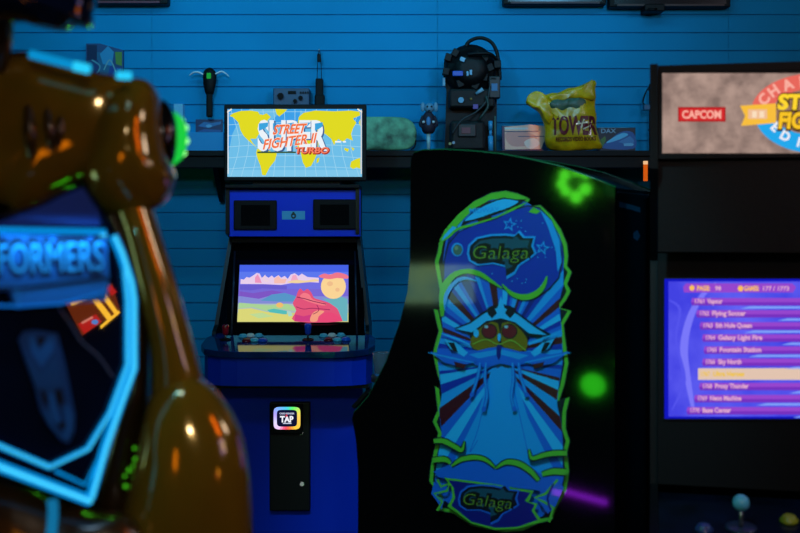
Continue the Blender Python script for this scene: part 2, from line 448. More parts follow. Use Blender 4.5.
# costume backpack with hose
t = thing('machine_backpack', (S(472, 0).x, SD, SZ), 'black costume backpack covered in machine parts with a looped hose, standing on the shelf', 'backpack')
pk = mat('pack black', (4, 5, 9), spec=0.25, rough=0.5, bump=0.2, scale=30); pk2 = mat('pack dark grey', (9, 13, 22), rough=0.45)
xb = lambda x: S(x, 0).x
def back(q):
    q.prism([Vector((xb(445), SD+0.03, SZ)), Vector((xb(497), SD+0.03, SZ)), S(497, 92, SD+0.03), S(500, 78, SD+0.03), S(499, 60, SD+0.03), S(490, 54, SD+0.03), S(452, 52, SD+0.03), S(444, 62, SD+0.03), S(443.5, 78, SD+0.03), S(446.5, 90, SD+0.03)], (0, 0.02, 0))
one(back, 'back_board', pk, t)
one(lambda q: q.lathe(S(470, 71, SD+0.03), (0, -1, 0), [(0, 0.105), (0.03, 0.105), (0.045, 0.09), (0.05, 0.07), (0.07, 0.065), (0.075, 0.03)], None, 28), 'round_drum', pk, t)
one(lambda q: q.box(S(449, 108, SD-0.03), S(494, 90, SD+0.03), None, 0.01), 'middle_housing', pk, t)
one(lambda q: q.box(Vector((xb(450), SD-0.045, SZ+0.003)), S(484, 122, SD+0.03), None, 0.012), 'lower_housing', pk, t)
one(lambda q: q.box(S(458, 137, SD-0.055), S(476, 124, SD-0.04), None, 0.005), 'meter_case', pk2, t)
one(lambda q: q.box(S(461.5, 133.5, SD-0.058), S(470.5, 127.5, SD-0.055), None, 0.001), 'meter_label', mat('dull red label', (120, 62, 70), rough=0.6), t, 'dull red label')
one(lambda q: q.tube([S(468, 62), S(466, 53), S(467, 44), S(474, 39), S(483, 38.2), S(492, 43), S(497, 53), S(499, 66), S(500, 80)], 0.0075, None, 12), 'hose', pk, t)
one(lambda q: q.tube([S(468, 54.5, SD-0.05), S(478, 53.5, SD-0.06), S(490, 54, SD-0.05), S(497, 60, SD-0.02)], 0.007), 'hose', pk, t)
one(lambda q: q.tube([S(452, 134, SD-0.05), S(462, 120, SD-0.06), S(476, 112, SD-0.06), S(487, 100, SD-0.05), S(490, 86, SD-0.04)], 0.004), 'cable', mat('pack brown cable', (34, 40, 46), rough=0.5), t)
one(lambda q: q.tube([S(486, 96, SD-0.05), S(488, 106, SD-0.06), S(482, 116, SD-0.06), S(479, 120, SD-0.05)], 0.0055), 'cable', mat('pack green cable', (28, 48, 44), rough=0.5), t)
one(lambda q: q.box(S(452.5, 76, SD-0.05), S(463, 71, SD-0.042), None, 0.003), 'blue_box', mat('pack blue', (22, 80, 190), rough=0.4), t, 'bright blue box')
pm = mat('pack pale metal', (96, 150, 180), rough=0.4, metal=0.3)
for x0_, y0_, x1_, y1_, ra_ in ((460, 61.5, 465, 57.5, 0.4), (466.5, 76, 468.5, 71.5, 0), (469.5, 75, 472, 70, 0)):
    one(lambda q: q.box(S(x0_, y0_, SD-0.052), S(x1_, y1_, SD-0.04), None, 0.0015, Matrix.Rotation(ra_, 3, 'Y')), 'fitting', pm, t)
one(lambda q: q.cyl(S(461, 100, SD-0.034), S(461, 100, SD-0.044), 0.0115), 'dial', mat('pale dial', (110, 170, 205), rough=0.4), t, 'pale round dial')
one(lambda q: q.box(S(473, 109, SD-0.04), S(478, 104.5, SD-0.03), None, 0.001), 'tag_plate', mat('violet plate', (104, 70, 150), rough=0.5), t)
one(lambda q: q.cyl(S(476, 94, SD-0.04), S(483, 89, SD-0.045), 0.006, 0.009), 'nozzle', mat('pale nozzle', (120, 165, 190), rough=0.4), t)
one(lambda q: q.ball(S(471, 99, SD-0.034), 0.005), 'bolt', mat('brass bolt', (150, 120, 60), rough=0.4), t)
one(lambda q: (q.box(S(489, 98, SD-0.04), S(499, 78, SD+0.02), None, 0.004)), 'side_box', pk2, t)
one(lambda q: (q.box(S(491.5, 91, SD-0.043), S(497.5, 83.5, SD-0.0405), None, 0.001)), 'side_label', mat('pale blue label', (50, 110, 160), rough=0.5), t)
one(lambda q: (q.tube([S(489, 84, SD-0.03), S(491, 79, SD-0.035), S(496, 79, SD-0.035)], 0.006)), 'cable', pk, t)
one(lambda q: (q.cyl(Vector((xb(490.5), SD-0.02, SZ+0.002)), S(490.5, 136, SD-0.02), 0.0105), q.cyl(S(490.5, 136, SD-0.02), S(490.5, 130, SD-0.02), 0.006), q.cyl(S(490.5, 130, SD-0.02), S(490.5, 121, SD-0.02), 0.0085)), 'pale_cylinder', mat('pale blue tube', (52, 150, 205), rough=0.35), t, 'pale blue cylinder')
one(lambda q: q.cyl(Vector((xb(495), SD-0.01, SZ+0.002)), S(495, 116, SD-0.01), 0.003), 'rod', mat('dull brass rod', (84, 110, 100), rough=0.4), t)
for (x, y, c) in ((449.5, 144.5, (150, 140, 90)), (453, 143.5, (120, 150, 175))):
    one(lambda q: q.cyl(Vector((xb(x), SD-0.046, S(x, y).z)), Vector((xb(x), SD-0.052, S(x, y).z)), 0.006), 'bolt', mat('bolt%d' % x, c, rough=0.4), t)
for (x, y) in ((448, 58), (455, 53.5), (485, 58), (497, 65), (446, 72), (490, 68), (476, 56), (484, 78), (460, 84), (475, 86)):
    one(lambda q: q.box(S(x-3, y+3, SD-0.035+random.random()*0.01), S(x+3, y-3, SD+0.02), None, 0.003, Matrix.Rotation(random.uniform(-.6, .6), 3, 'Y')), 'machine_part', pk, t)
for (x, y) in ((443.6, 82), (498, 94)):
    one(lambda q: q.box(S(x-1, y+4, SD), S(x+1.4, y-3.5, SD+0.03), None, 0.002), 'strap_buckle', mat('pale buckle', (110, 170, 200), rough=0.5), t)

# orange sleeve / record box
t = thing('picture_sleeve', (S(525, 0).x, SD, SZ), 'orange tinted picture sleeve in a clear case standing left of the yellow bag', 'picture sleeve')
bx('case', (xb(503), SD+0.05, SZ), (xb(549), SD+0.075, S(0, 124.5, SD).z), mat('case blue glass', (18, 60, 96), rough=0.15), t, 0.002)
A = Art(lambda x, y: P(x, y, SD+0.05)+Vector((0, 0, 0)), n)
salmon = C(250, 190, 165); s2 = C(225, 150, 140); s3 = C(255, 220, 205)
A.poly([(504.5, 127), (515, 126), (530, 124.6), (546, 126), (547, 134), (541, 149), (505, 149.5)], salmon); A.poly([(505, 134), (520, 131), (536, 136), (533, 144), (512, 146)], s2, 4); A.poly([(524, 142), (534, 138), (540, 144), (530, 149)], s3, 3)
A.rect(504.5, 127.5, 528, 129.5, C(215, 215, 215)); A.rect(504.5, 131, 538, 132, C(30, 70, 100)); A.rect(518, 136, 546, 136.8, C(40, 80, 110))
A.build('printed_sleeve', t)

# yellow shopping bag
t = thing('shopping_bag', (S(566, 0).x, SD-0.02, SZ), 'crumpled yellow plastic shopping bag with dark red lettering, on the shelf', 'bag')
yb = mat('yellow plastic bag', (196, 152, 12), rough=0.3, vary=0.22, scale=14, bump=0.5, bscale=16)
bagout = [(530, 95), (536, 91.5), (546, 95), (558, 92), (571, 88), (582, 84), (592, 80.5), (595.5, 83), (595, 100), (596.5, 118), (598, 134), (602, 147.5), (592, 149.5), (574, 151), (557, 151.5), (547, 147), (545, 138), (543, 124), (539, 113), (530, 107), (526.5, 101)]
bag = pillow(bagout, SD-0.03, 0.045, 0.04, yb, 'bag_body', t, 4, 12, cen=(569, 122), nz=0.007, nsc=26)
# rest on the shelf
zmin = min(v.co.z for v in bag.data.vertices)
for v in bag.data.vertices:
    if v.co.z < 0.002: v.co.z = 0.001
one(lambda q: (pillow([(526.5, 101), (530, 94), (537, 91), (546, 96), (549, 104), (553, 118), (549, 124), (544, 118), (540, 109), (532, 107)], SD-0.06, 0.012, 0.02, None, mb=q, smooth=4, nz=0.005, nsc=30)), 'handle_flap', yb, t)
one(lambda q: (pillow([(549, 96), (560, 93), (572, 88.5), (586, 84), (592, 80), (596, 90), (594, 100), (580, 99), (566, 99), (556, 102)], SD-0.062, 0.014, 0.02, None, mb=q, smooth=4, nz=0.006, nsc=30)), 'handle_flap', yb, t)
grn = mat('bag inner green shade', (44, 78, 54), rough=0.4, bump=0.4, scale=20)
one(lambda q: (pillow([(550, 103), (557, 98), (570, 97), (583, 98), (586, 104), (578, 112), (562, 113), (552, 110)], SD-0.066, 0.008, 0.01, None, mb=q, smooth=4, nz=0.004, nsc=30)), 'inner_pocket', grn, t)
bv = bvh_of(bag); A = Art(surf_map(bv, SD-0.07), n, base=0.0015)
maroon = C(104, 12, 34)
A.text('TOWER', 551, 134, 17.5, maroon, w=46, bold=0.035)
A.text('RECORDS·VIDEO·BOOKS', 556, 141.5, 4, maroon, w=40, bold=0.03, rot=-0.03)
A.stroke([(578, 121), (584, 127)], 1.5, C(225, 205, 170)); A.stroke([(584, 119), (581, 128)], 1.5, C(225, 205, 170)); A.stroke([(576, 124), (588, 122)], 1.5, C(225, 205, 170)); A.stroke([(583, 129), (590, 126)], 1.3, C(225, 205, 170))
A.build('printed_lettering', bag, 'dark red lettering')

# blue box with white letters
t = thing('game_box', (S(615, 0).x, SD, SZ), 'dark blue box with pale lettering standing right of the yellow bag', 'box')
bx('carton', (xb(598), SD, SZ), (xb(635.5), SD+0.06, S(0, 127.5).z), C(8, 26, 50), t, 0.001)
A = Art(lambda x, y: P(x, y, SD), n)
A.poly([(602, 148), (609, 141), (617, 134), (626, 131), (634, 134), (634, 148.5)], C(20, 90, 160), 4); A.poly([(606, 143), (614, 137), (623, 133), (628, 135), (618, 140)], C(90, 190, 235), 4)
A.poly([(618, 142), (630, 136), (634, 140), (633, 146)], C(60, 130, 190)); A.poly([(623.5, 143.5), (632, 143), (634, 144.5), (632, 146), (624, 146)], C(110, 180, 220)); A.text('DAX', 601, 133, 4.2, C(120, 160, 190), w=15, bold=0.02)
A.poly([(600, 140), (605, 136), (606, 140), (602, 148), (600, 148)], C(70, 120, 50))
A.build('printed_cover', t)

# wire display rack behind the right-hand cabinet
t = thing('wire_rack', (P(655, 0, WY-0.05).x, WY-0.05, SZ), 'black wire rack standing on the shelf behind the right-hand cabinet', 'rack')
def wr(q):
    Dw = WY-0.06
    for x in (650, 652.5, 662, 675):
        q.cyl(Vector((P(x, 0, Dw).x, Dw, SZ)), P(x, 84, Dw), 0.004)
    q.tube([P(650, 86, Dw), P(646, 92, Dw), P(643, 102, Dw), P(646, 105, Dw), P(650, 106, Dw)], 0.003)
    for y in (90, 110, 130): q.cyl(P(648, y, Dw), P(676, y, Dw), 0.003)
one(wr, 'rack_frame', blackm, t)
one(lambda q: q.box(P(644, 110, WY-0.08), P(649, 105, WY-0.05), None, 0.003), 'hanging_tag', mat('rack tag', (20, 90, 130), rough=0.5), t)

# small amber light on a dark box under the shelf
AY = SF0-0.012
t = thing('amber_lamp', P(645.5, 182, AY), 'small glowing amber tube lamp fixed to the front of the shelf by the right-hand cabinet', 'lamp')
one(lambda q: (q.box(P(643, 168, AY+0.008), P(648, 163, SF0+0.0115))), 'clip', black, t)
one(lambda q: q.cyl(P(645.5, 181, AY), P(645.5, 164.5, AY), 0.0085), 'tube', emi('amber tube', (205, 88, 18), 1.0), t)
one(lambda q: q.cyl(P(645.5, 164.4, AY), P(645.5, 161, AY), 0.009), 'cap', emi('amber cap', (240, 190, 140), 1.0), t)

# ============================================================ BLUE CABINET (centre)
cab = thing('arcade_cabinet', (-0.385, 4.15, 0), 'blue arcade cabinet with a world map screen on top, against the slatted wall', 'arcade cabinet')
blu = mat('cabinet blue laminate', (4, 56, 225), rough=0.4, spec=0.2)
blk_edge = mat('black edge trim', (5, 6, 10), rough=0.4, spec=0.3)
CXc = -0.392
# side panels following the cabinet profile
for s, nm in ((-1, 'l'), (1, 'r')):
    def pan(pr, xo):
        return [Vector((CXc+s*xo(z), y, z)) for y, z in pr]
    xo = lambda z: 0.230+0.038*min(1, max(0, (1.335-z)/0.335))
    def sp_(q):
        q.prism(pan([(4.34, 1.335), (4.13, 1.335), (4.05, 1.35), (4.05, 1.515), (4.34, 1.515)], xo), (s*0.014, 0, 0))
        q.prism(pan([(4.34, 1.0), (3.985, 1.0), (4.02, 1.02), (4.13, 1.335), (4.34, 1.335)], xo), (s*0.014, 0, 0))
        q.prism(pan([(4.34, 0), (4.02, 0), (4.02, 0.84), (3.98, 0.99), (3.985, 1.0), (4.34, 1.0)], xo), (s*0.014, 0, 0))
    one(sp_, 'side_panel', blk_edge, cab)
i0, i1 = CXc-0.2565, CXc+0.2565
bx('lower_front_panel', (i0, 4.03, 0.08), (i1, 4.05, 0.86), blu, cab)
bx('kick_plate', (i0, 4.05, 0.0), (i1, 4.07, 0.08), black, cab)
bx('back_panel', (CXc-0.229, 4.32, 0.05), (CXc+0.229, 4.338, 1.51), black, cab)
# speaker panel
D = 4.06
a = P(229, 236.5, D); b = P(360.5, 190, D)
sp = bx('speaker_panel', (a.x, D, a.z), (b.x, D+0.02, b.z), blu, cab, 0.002)
for (x0, x1, y0, y1) in ((233.5, 277, 200.3, 230), (313, 356, 199.3, 229.5)):
    g1 = one(lambda q: q.box(P(x0, y1, D-0.010), P(x1, y0, D-0.0005), None, 0.008), 'speaker_grille', blackm, sp)
A = Art(lambda x, y: P(x, y, D), n)
for (x0, x1, y0, y1) in ((233.5, 277, 200.3, 230), (313, 356, 199.3, 229.5)):
    pass
A.rect(282, 211, 305, 219.5, C(70, 170, 220)); A.ell(293.5, 215.8, 2.6, 3, C(10, 20, 40)); A.rect(292.5, 211.8, 294.5, 214, C(10, 20, 40)); A.ell(293.5, 216, 1.0, 1.0, C(70, 170, 220))
A.build('printed_sticker', sp, 'pale blue sticker with a dark emblem')
for (x0, x1, y0, y1) in ((241, 270, 205, 225.5), (320, 349, 204.5, 225)):
    one(lambda q: q.box(P(x0, y1, D-0.0125), P(x1, y0, D-0.0102), None, 0.001), 'grille_mesh', mat('grille mesh', (3, 3, 4), rough=0.9, spec=0.1), sp)
bx('top_board', (CXc-0.244, 4.03, 1.516), (CXc+0.244, 4.34, 1.528), black, cab, 0.002)
# top display
t_ = cab
Dm = 4.08
ms = bx('marquee_screen', (P(224, 0, Dm).x, Dm, P(0, 181, Dm).z), (P(366.3, 0, Dm).x, Dm+0.05, P(0, 104.3, Dm).z), black, cab, 0.004)
bx('screen_stand', (P(252, 0, Dm).x, Dm+0.02, 1.5285), (P(340, 0, Dm).x, Dm+0.12, P(0, 181, Dm).z-0.0005), black, cab)
mapM = lambda x, y: P(x, y, Dm)
A = Art(mapM, n)
sea = E(110, 190, 232); sea2 = E(62, 160, 232); land = E(224, 218, 36); white = E(235, 243, 250); grid = E(160, 214, 240)
A.rect(227.5, 109, 362, 176.8, sea)
A.poly([(227.5, 109), (250, 109), (240, 118), (232, 135), (227.5, 160)], sea2); A.poly([(300, 109), (362, 109), (362, 125), (335, 118), (312, 124)], sea2); A.poly([(283, 109), (301, 109), (296, 130), (268, 125)], sea2)
A.rect(227.5, 170, 362, 176.8, E(128, 200, 236))
def R1(pts): return [(220+x/5.263, 98+y/5.263) for x, y in pts]
for k in range(6):
    yy = 112+k*11; A.stroke([(228, yy+2), (262, yy), (328, yy), (361.5, yy+2)], 0.55, grid, keep=True)
for k in range(13):
    xx = 232+k*10.5; cv = (xx-294)*0.10
    A.stroke([(xx+cv*0.2, 109.3), (xx-cv*1.2, 143), (xx+cv*0.2, 176.5)], 0.55, grid, keep=True)
A.k += 1
conts = [
 [(50, 95), (70, 80), (110, 68), (160, 66), (200, 72), (215, 95), (245, 80), (268, 100), (250, 118), (262, 135), (235, 160), (205, 190), (190, 215), (160, 215), (175, 240), (200, 268), (180, 250), (150, 225), (125, 200), (108, 170), (97, 130), (70, 102)],
 [(195, 268), (240, 272), (300, 292), (290, 330), (262, 365), (240, 408), (222, 405), (214, 360), (198, 320), (190, 290)],
 [(290, 58), (355, 60), (335, 80), (312, 98), (298, 85)],
 [(425, 200), (480, 195), (520, 230), (515, 280), (500, 320), (480, 358), (452, 368), (436, 340), (425, 290), (405, 250)],
 [(415, 100), (440, 78), (500, 66), (600, 70), (690, 66), (735, 72), (738, 92), (700, 108), (718, 130), (700, 160), (690, 190), (700, 225), (668, 212), (650, 232), (622, 216), (600, 248), (585, 215), (555, 190), (520, 175), (470, 160), (430, 150), (410, 128)],
 [(684, 362), (690, 335), (715, 322), (738, 315), (739, 372), (718, 366), (700, 374)],
 [(655, 262), (680, 268), (672, 284), (655, 274)], [(690, 258), (708, 266), (700, 280)], [(510, 320), (524, 312), (520, 336), (508, 345)], [(214, 85), (232, 92), (222, 112), (205, 104)], [(730, 130), (739, 110), (739, 150)]]
for c in conts: A.poly(R1(c), land, keep=True)
A.k += 1
A.rect(335, 141, 341, 142.6, white, keep=True); A.rect(343, 141, 346, 142.6, white)
A.text('SUPER', 259.3, 150.3, 27.5, E(60, 95, 150), w=69.5, bold=0.05); A.text('SUPER', 257.8, 149.2, 27.5, white, w=69.5, bold=0.045)
# blue tops of the big letters
def clipfn(x0, x1, h, top): return None
for (x0, x1) in ((258, 269.5), (272, 276), (286.5, 295), (314, 324)):
    A.poly([(x0+1, 123.5), (x1-1, 122.5), (x1-1.5, 126.5), ((x0+x1)/2, 129), (x0+1, 131)], E(60, 165, 222), keep=True)
A.poly([(300, 123), (311, 122.5), (306, 128)], E(60, 165, 222))
A.rect(257.5, 151.6, 296, 153.2, E(60, 90, 60))
orange = E(242, 112, 62); owhite = E(255, 226, 214)
A.text('STREET', 272.6, 134.6, 9.2, owhite, w=32.5, shear=0.35, bold=0.055, rot=-0.05, keep=True); A.k += 1
A.text('STREET', 272.6, 134.4, 8.8, orange, w=32, shear=0.35, bold=0.03, rot=-0.05)
A.text('FIGHTER II', 263, 149.6, 9.6, owhite, w=53, shear=0.35, bold=0.05, rot=-0.13); A.text('FIGHTER II', 263, 149.4, 9.2, orange, w=52.5, shear=0.35, bold=0.02, rot=-0.13)
A.text('TURBO', 295, 154, 6.2, E(170, 50, 30), w=34.5, shear=0.2, bold=0.07); A.text('TURBO', 294.3, 153.2, 5.8, E(248, 128, 96), w=34, shear=0.2, bold=0.03)
for (xa, ya, xb_, yb_) in ((227.5, 112.5, 232, 109), (357.5, 109, 362, 112.5)):
    A.stroke([(xa, ya), (xb_, yb_)], 1.2, E(245, 238, 220), 0, keep=True)
A.stroke([(361.3, 110), (361.3, 174)], 0.9, E(235, 225, 215), 0, keep=True); A.stroke([(228.3, 110), (228.3, 174)], 0.9, E(235, 235, 230), 0)
A.build('displayed_picture', ms)

# monitor bezel, tilted back
mp0 = Vector((CXc, 3.985, CZ-(322-HY)*3.985/F)); mp1 = Vector((CXc, 4.11, CZ-(265-HY)*4.11/F))
up = (mp1-mp0).normalized(); nm_ = Vector((0, -up.z, up.y)).normalized()
mapS = plane_map(mp0, nm_)
mo = MB()
q4 = [mapS(226, 335), mapS(365, 335), mapS(361, 243), mapS(229, 243)]
mo.prism([v-nm_*0.006 for v in q4], -nm_*0.012)
bez = mo.build('monitor_bezel', mat('black bezel glass', (7, 8, 12), rough=0.1, spec=0.5), cab)
scr = MB()
scr.prism([mapS(236.5, 323)-nm_*0.0055, mapS(349, 323)-nm_*0.0055, mapS(348.8, 264.3)-nm_*0.0055, mapS(239.5, 264.3)-nm_*0.0055], nm_*0.004)
sc = scr.build('monitor_screen', blackm, bez)
mapS2 = mapS
A = Art(mapS, nm_)
def q(u, v):   # unit square of the screen to picture position
    x0 = 239.8+(237.2-239.8)*v; x1 = 348.4; return (x0+(x1-x0)*u, 265+(322-265)*v)
def R2(pts): # from zoom crop (x=225+X/5.33, y=255+Y/5.33)
    return [(225+x/5.33, 255+y/5.33) for x, y in pts]
bands = [(0, .12, (70, 98, 232)), (.12, .26, (92, 120, 238)), (.26, .42, (112, 110, 226)), (.42, .55, (118, 104, 214)), (.55, .68, (132, 140, 214)), (.68, .84, (172, 190, 190)), (.84, 1, (206, 206, 130))]
for a0, b0, c in bands: A.poly([q(0, a0), q(1, a0), q(1, b0), q(0, b0)], E(*c), keep=True)
A.k += 1
A.poly(R2([(84, 128), (100, 132), (115, 118), (130, 122), (150, 110), (170, 96), (185, 100), (196, 122), (214, 110), (232, 122), (250, 110), (262, 122), (285, 108), (300, 122), (318, 112), (335, 128), (350, 105), (372, 98), (392, 112), (410, 100), (440, 118), (500, 122), (500, 148), (400, 142), (300, 160), (210, 156), (82, 155)]), E(232, 206, 236))
A.poly(R2([(160, 120), (175, 102), (188, 128), (196, 150), (160, 148)]), E(236, 150, 190)); A.poly(R2([(262, 128), (285, 112), (300, 130), (330, 128), (320, 152), (262, 152)]), E(246, 190, 180)); A.poly(R2([(360, 110), (378, 106), (392, 138), (350, 140)]), E(240, 170, 200))
A.stroke(R2([(215, 108), (206, 122), (214, 138), (232, 140)]), 0.8, E(240, 214, 210)); 
A.poly(R2([(80, 160), (200, 158), (330, 165), (330, 185), (200, 180), (140, 190), (79, 186)]), E(104, 92, 206)); A.poly(R2([(78, 195), (150, 205), (250, 190), (310, 200), (180, 235), (77, 220)]), E(126, 86, 196)); A.poly(R2([(190, 245), (250, 212), (320, 204), (380, 222), (380, 250), (280, 250)]), E(88, 150, 200))
A.poly(R2([(74, 256), (150, 262), (230, 270), (330, 262), (375, 280), (375, 300), (300, 290), (220, 300), (150, 280), (73, 286)]), E(170, 212, 150)); A.poly(R2([(225, 295), (260, 288), (330, 300), (330, 318), (250, 318)]), E(84, 188, 186)); A.poly(R2([(71, 290), (140, 286), (220, 305), (360, 325), (372, 356), (70, 356)]), E(218, 214, 120)); A.poly(R2([(130, 318), (200, 310), (260, 330), (180, 340)]), E(190, 218, 150)); A.poly(R2([(330, 300), (352, 304), (360, 326), (340, 330)]), E(170, 214, 200))
A.ell(*R2([(292, 270)])[0], 3.6, 2.6, E(240, 190, 110))
# rosy rocks with a pale balloon of cloud (a plain landscape on the right of the picture)
A.poly(R2([(372, 357), (380, 300), (362, 262), (378, 230), (388, 200), (402, 182), (420, 196), (440, 184), (462, 206), (476, 232), (520, 246), (580, 270), (610, 310), (622, 357)]), E(226, 84, 122), 3)
A.poly(R2([(400, 226), (420, 205), (450, 214), (470, 240), (540, 262), (520, 272), (440, 250)]), E(244, 122, 136), 3); A.poly(R2([(374, 320), (420, 330), (470, 318), (470, 357), (372, 357)]), E(206, 60, 128)); A.poly(R2([(520, 320), (570, 310), (620, 340), (622, 357), (500, 357)]), E(232, 74, 120), 3); A.poly(R2([(455, 357), (462, 322), (490, 300), (530, 304), (500, 330), (490, 357)]), E(244, 158, 130), 3)
A.stroke(R2([(384, 228), (430, 238), (470, 250), (540, 266)]), 0.8, E(120, 30, 76)); A.stroke(R2([(380, 280), (420, 292), (468, 288), (560, 296)]), 0.7, E(150, 36, 90)); A.stroke(R2([(490, 270), (500, 300), (470, 320)]), 0.7, E(150, 36, 90))
A.poly(R2([(520, 235), (560, 240), (610, 222), (654, 240), (653, 357), (628, 357), (600, 290), (560, 262)]), E(104, 178, 190), 0)
A.ell(*R2([(578, 172)])[0], 12.5, 12.5, E(250, 212, 150)); A.ell(*R2([(560, 158)])[0], 3, 2.4, E(240, 190, 140)); A.ell(*R2([(600, 190)])[0], 2.2, 2, E(240, 190, 140))
A.poly(R2([(500, 118), (530, 104), (560, 110), (600, 98), (652, 112), (653, 132), (600, 128), (560, 134), (520, 128)]), E(238, 120, 140), 3)
A.poly(R2([(330, 150), (380, 138), (430, 142), (480, 134), (500, 144), (430, 152), (380, 156)]), E(240, 210, 160), 3)
A.build('displayed_picture', sc)
# bezel side rails catching light
for xa, xb2 in (((231.5, 335), (235, 252)), ((357, 335), (355, 252))):
    p = mapS(*xa)+nm_*0.004; r = mapS(*xb2)+nm_*0.004
    one(lambda q_: q_.tube([p, r], 0.004, None, smooth_path=False), 'bezel_rail', mat('satin bezel rail', (40, 48, 70), rough=0.35, metal=0.4), bez)
bx('upper_reveal', (CXc-0.229, 4.10, P(0, 243, 4.1).z+0.002), (CXc+0.229, 4.12, P(0, 237, 4.06).z-0.006), blackm, cab)
# reading lamp glow strip under speaker panel is only glass: control panel
cpz0, cpz1 = CZ-113*4.0/F, CZ-132*3.73/F
hw = 0.300
cp = MB(); outl = []
zf = lambda y: cpz1+(cpz0-cpz1)*(y-3.73)/(4.0-3.73)
pts = [(-hw+0.03, 4.0), (-hw, 3.93), (-hw, 3.83), (-hw+0.02, 3.775), (-hw+0.07, 3.745), (-hw+0.13, 3.732), (hw-0.13, 3.732), (hw-0.07, 3.745), (hw-0.02, 3.775), (hw, 3.83), (hw, 3.93), (hw-0.03, 4.0)]
CPX = -0.386
top = [Vector((CPX+x, y, zf(y))) for x, y in pts]
cp.prism(top, (0, 0, -0.022), None, 0.002)
cpm = mat('control panel gloss print', (12, 44, 100), rough=0.06, vary=0.4, scale=9, spec=0.6)
cpo = cp.build('control_panel', cpm, cab)
pts2 = [(x*0.965, 3.755+(y-3.732)*0.9) for x, y in pts]
cb = MB(); cb.prism([Vector((CPX+x, y, cpz1-0.0205)) for x, y in pts2], (0, 0, -0.098))
cb.build('control_box', blu, cab)
bx('control_box_trim', (CPX-hw*0.93, 3.80, cpz1-0.132), (CPX+hw*0.93, 4.02, cpz1-0.119), blk_edge, cab)
def on_cp(x, y): # control panel plane
    p0 = Vector((CPX, 3.73, cpz1)); nn = Vector((0, -(cpz0-cpz1), 0.27)).normalized()
    return plane_map(p0, nn)(x, y), nn
def button(x, y, col, nm2):
    p, nn = on_cp(x, y)
    one(lambda q_: (q_.lathe(p+nn*0.0003, nn, [(0, 0.0165), (0.004, 0.0165), (0.006, 0.013), (0.009, 0.0125), (0.0105, 0.009)], None, 20)), 'button', mat('button '+nm2, col, rough=0.2), cab, nm2+' button')
for (x, y, c, l) in ((246.5, 341.5, (110, 16, 30), 'dark red'), (254.5, 341, (80, 200, 235), 'pale blue'), (262.8, 341.3, (20, 90, 220), 'blue'), (243, 337, (60, 190, 220), 'pale blue'), (250.5, 336.5, (225, 235, 235), 'white'), (258.8, 336.5, (100, 200, 225), 'pale blue'),
                     (328.5, 340.8, (110, 16, 30), 'dark red'), (337.5, 340.6, (80, 200, 235), 'pale blue'), (346, 340.3, (20, 90, 220), 'blue'), (323.5, 336.6, (110, 210, 230), 'pale blue'), (332, 336.2, (225, 235, 235), 'white'), (341, 336, (100, 190, 225), 'pale blue')):
    button(x, y, c, l)
def stick(x, y, ytop, col, l):
    p, nn = on_cp(x, y); h = (y-ytop)*p.y/F
    t3 = one(lambda q_: (q_.cyl(p+nn*0.0005, p+nn*0.003, 0.02)), 'joystick', blackm, cab, l+' joystick')
    one(lambda q_: (q_.cyl(p+nn*0.0032, p+Vector((0, 0, h*0.6)), 0.004)), 'shaft', steel, t3)
    one(lambda q_: (q_.lathe(p+Vector((0, 0, h*0.35)), (0, 0, 1), [(0, 0.008), (h*0.1, 0.0105), (h*0.35, 0.0115), (h*0.55, 0.013), (h*0.68, 0.010)], None, 16)), 'bat_top', mat('stick '+l, col, rough=0.25), t3)
stick(225.5, 340, 325, (150, 16, 40), 'red'); stick(308, 340, 324, (22, 80, 230), 'blue')
# coin door with card reader
D = 4.0
cd = bx('coin_door', (P(269.5, 0, D).x, D, P(0, 511, D).z), (P(310, 0, D).x, 4.029, P(0, 402.5, D).z), mat('coin door black', (12, 12, 14), rough=0.45), cab, 0.004)
rd = bx('card_reader', (P(271, 0, D).x, D-0.02, P(0, 433, D).z), (P(303, 0, D).x, D-0.0005, P(0, 404, D).z), blackm, cab, 0.003)
Dq = D-0.02; A = Art(lambda x, y: P(x, y, Dq), n)
rb = [((278, 406.6), (287, 406.3), (150, 140, 240)), ((287, 406.3), (293, 406.3), (60, 200, 220)), ((293, 406.3), (299, 406.5), (90, 235, 130))]
ringpts = []
cx_, cy_, rx_, ry_ = 287, 418.2, 13.4, 11.3
def rr(t, s=1.0):
    c = math.cos(t); s_ = math.sin(t); k = (abs(c)**6+abs(s_)**6)**(-1/6); return (cx_+rx_*c*k*s-(0 if s == 1 else 0), cy_+ry_*s_*k*(s if s == 1 else s*0.98))
cols = [(0, (245, 196, 90)), (55, (240, 190, 60)), (80, (240, 110, 60)), (100, (235, 70, 110)), (125, (225, 190, 235)), (160, (205, 200, 245)), (200, (170, 150, 240)), (235, (120, 170, 245)), (270, (70, 200, 225)), (295, (90, 235, 110)), (330, (225, 215, 90)), (360, (245, 196, 90))]
def cat_(d):
    for (a1, c1), (a2, c2) in zip(cols, cols[1:]):
        if a1 <= d <= a2:
            f = (d-a1)/(a2-a1); return tuple(int(c1[i]+(c2[i]-c1[i])*f) for i in range(3))
for kk in range(36):
    a1 = math.radians(kk*10); a2 = math.radians(kk*10+5); a3 = math.radians(kk*10+10)
    c = cat_(kk*10+5); A.poly([rr(a1), rr(a2), rr(a3), rr(a3, .76), rr(a2, .76), rr(a1, .76)], emi('ring_%d' % kk, c, 1.25), keep=True)
A.k += 1
A.poly([rr(math.radians(k*15), .76) for k in range(24)], E(16, 18, 52))
A.text('CARD READER', 279.5, 414.2, 1.5, E(190, 195, 225), w=15, bold=0.05); A.text('TAP', 280, 422, 5.8, E(240, 240, 250), w=13.5, bold=0.05)
A.poly([(285, 416.5), (286.5, 413.8), (288, 416.5)], E(220, 60, 90)); A.rect(283, 422.8, 291.5, 423.8, E(200, 205, 230))
A.build('lit_display', rd, 'rainbow framed TAP display')
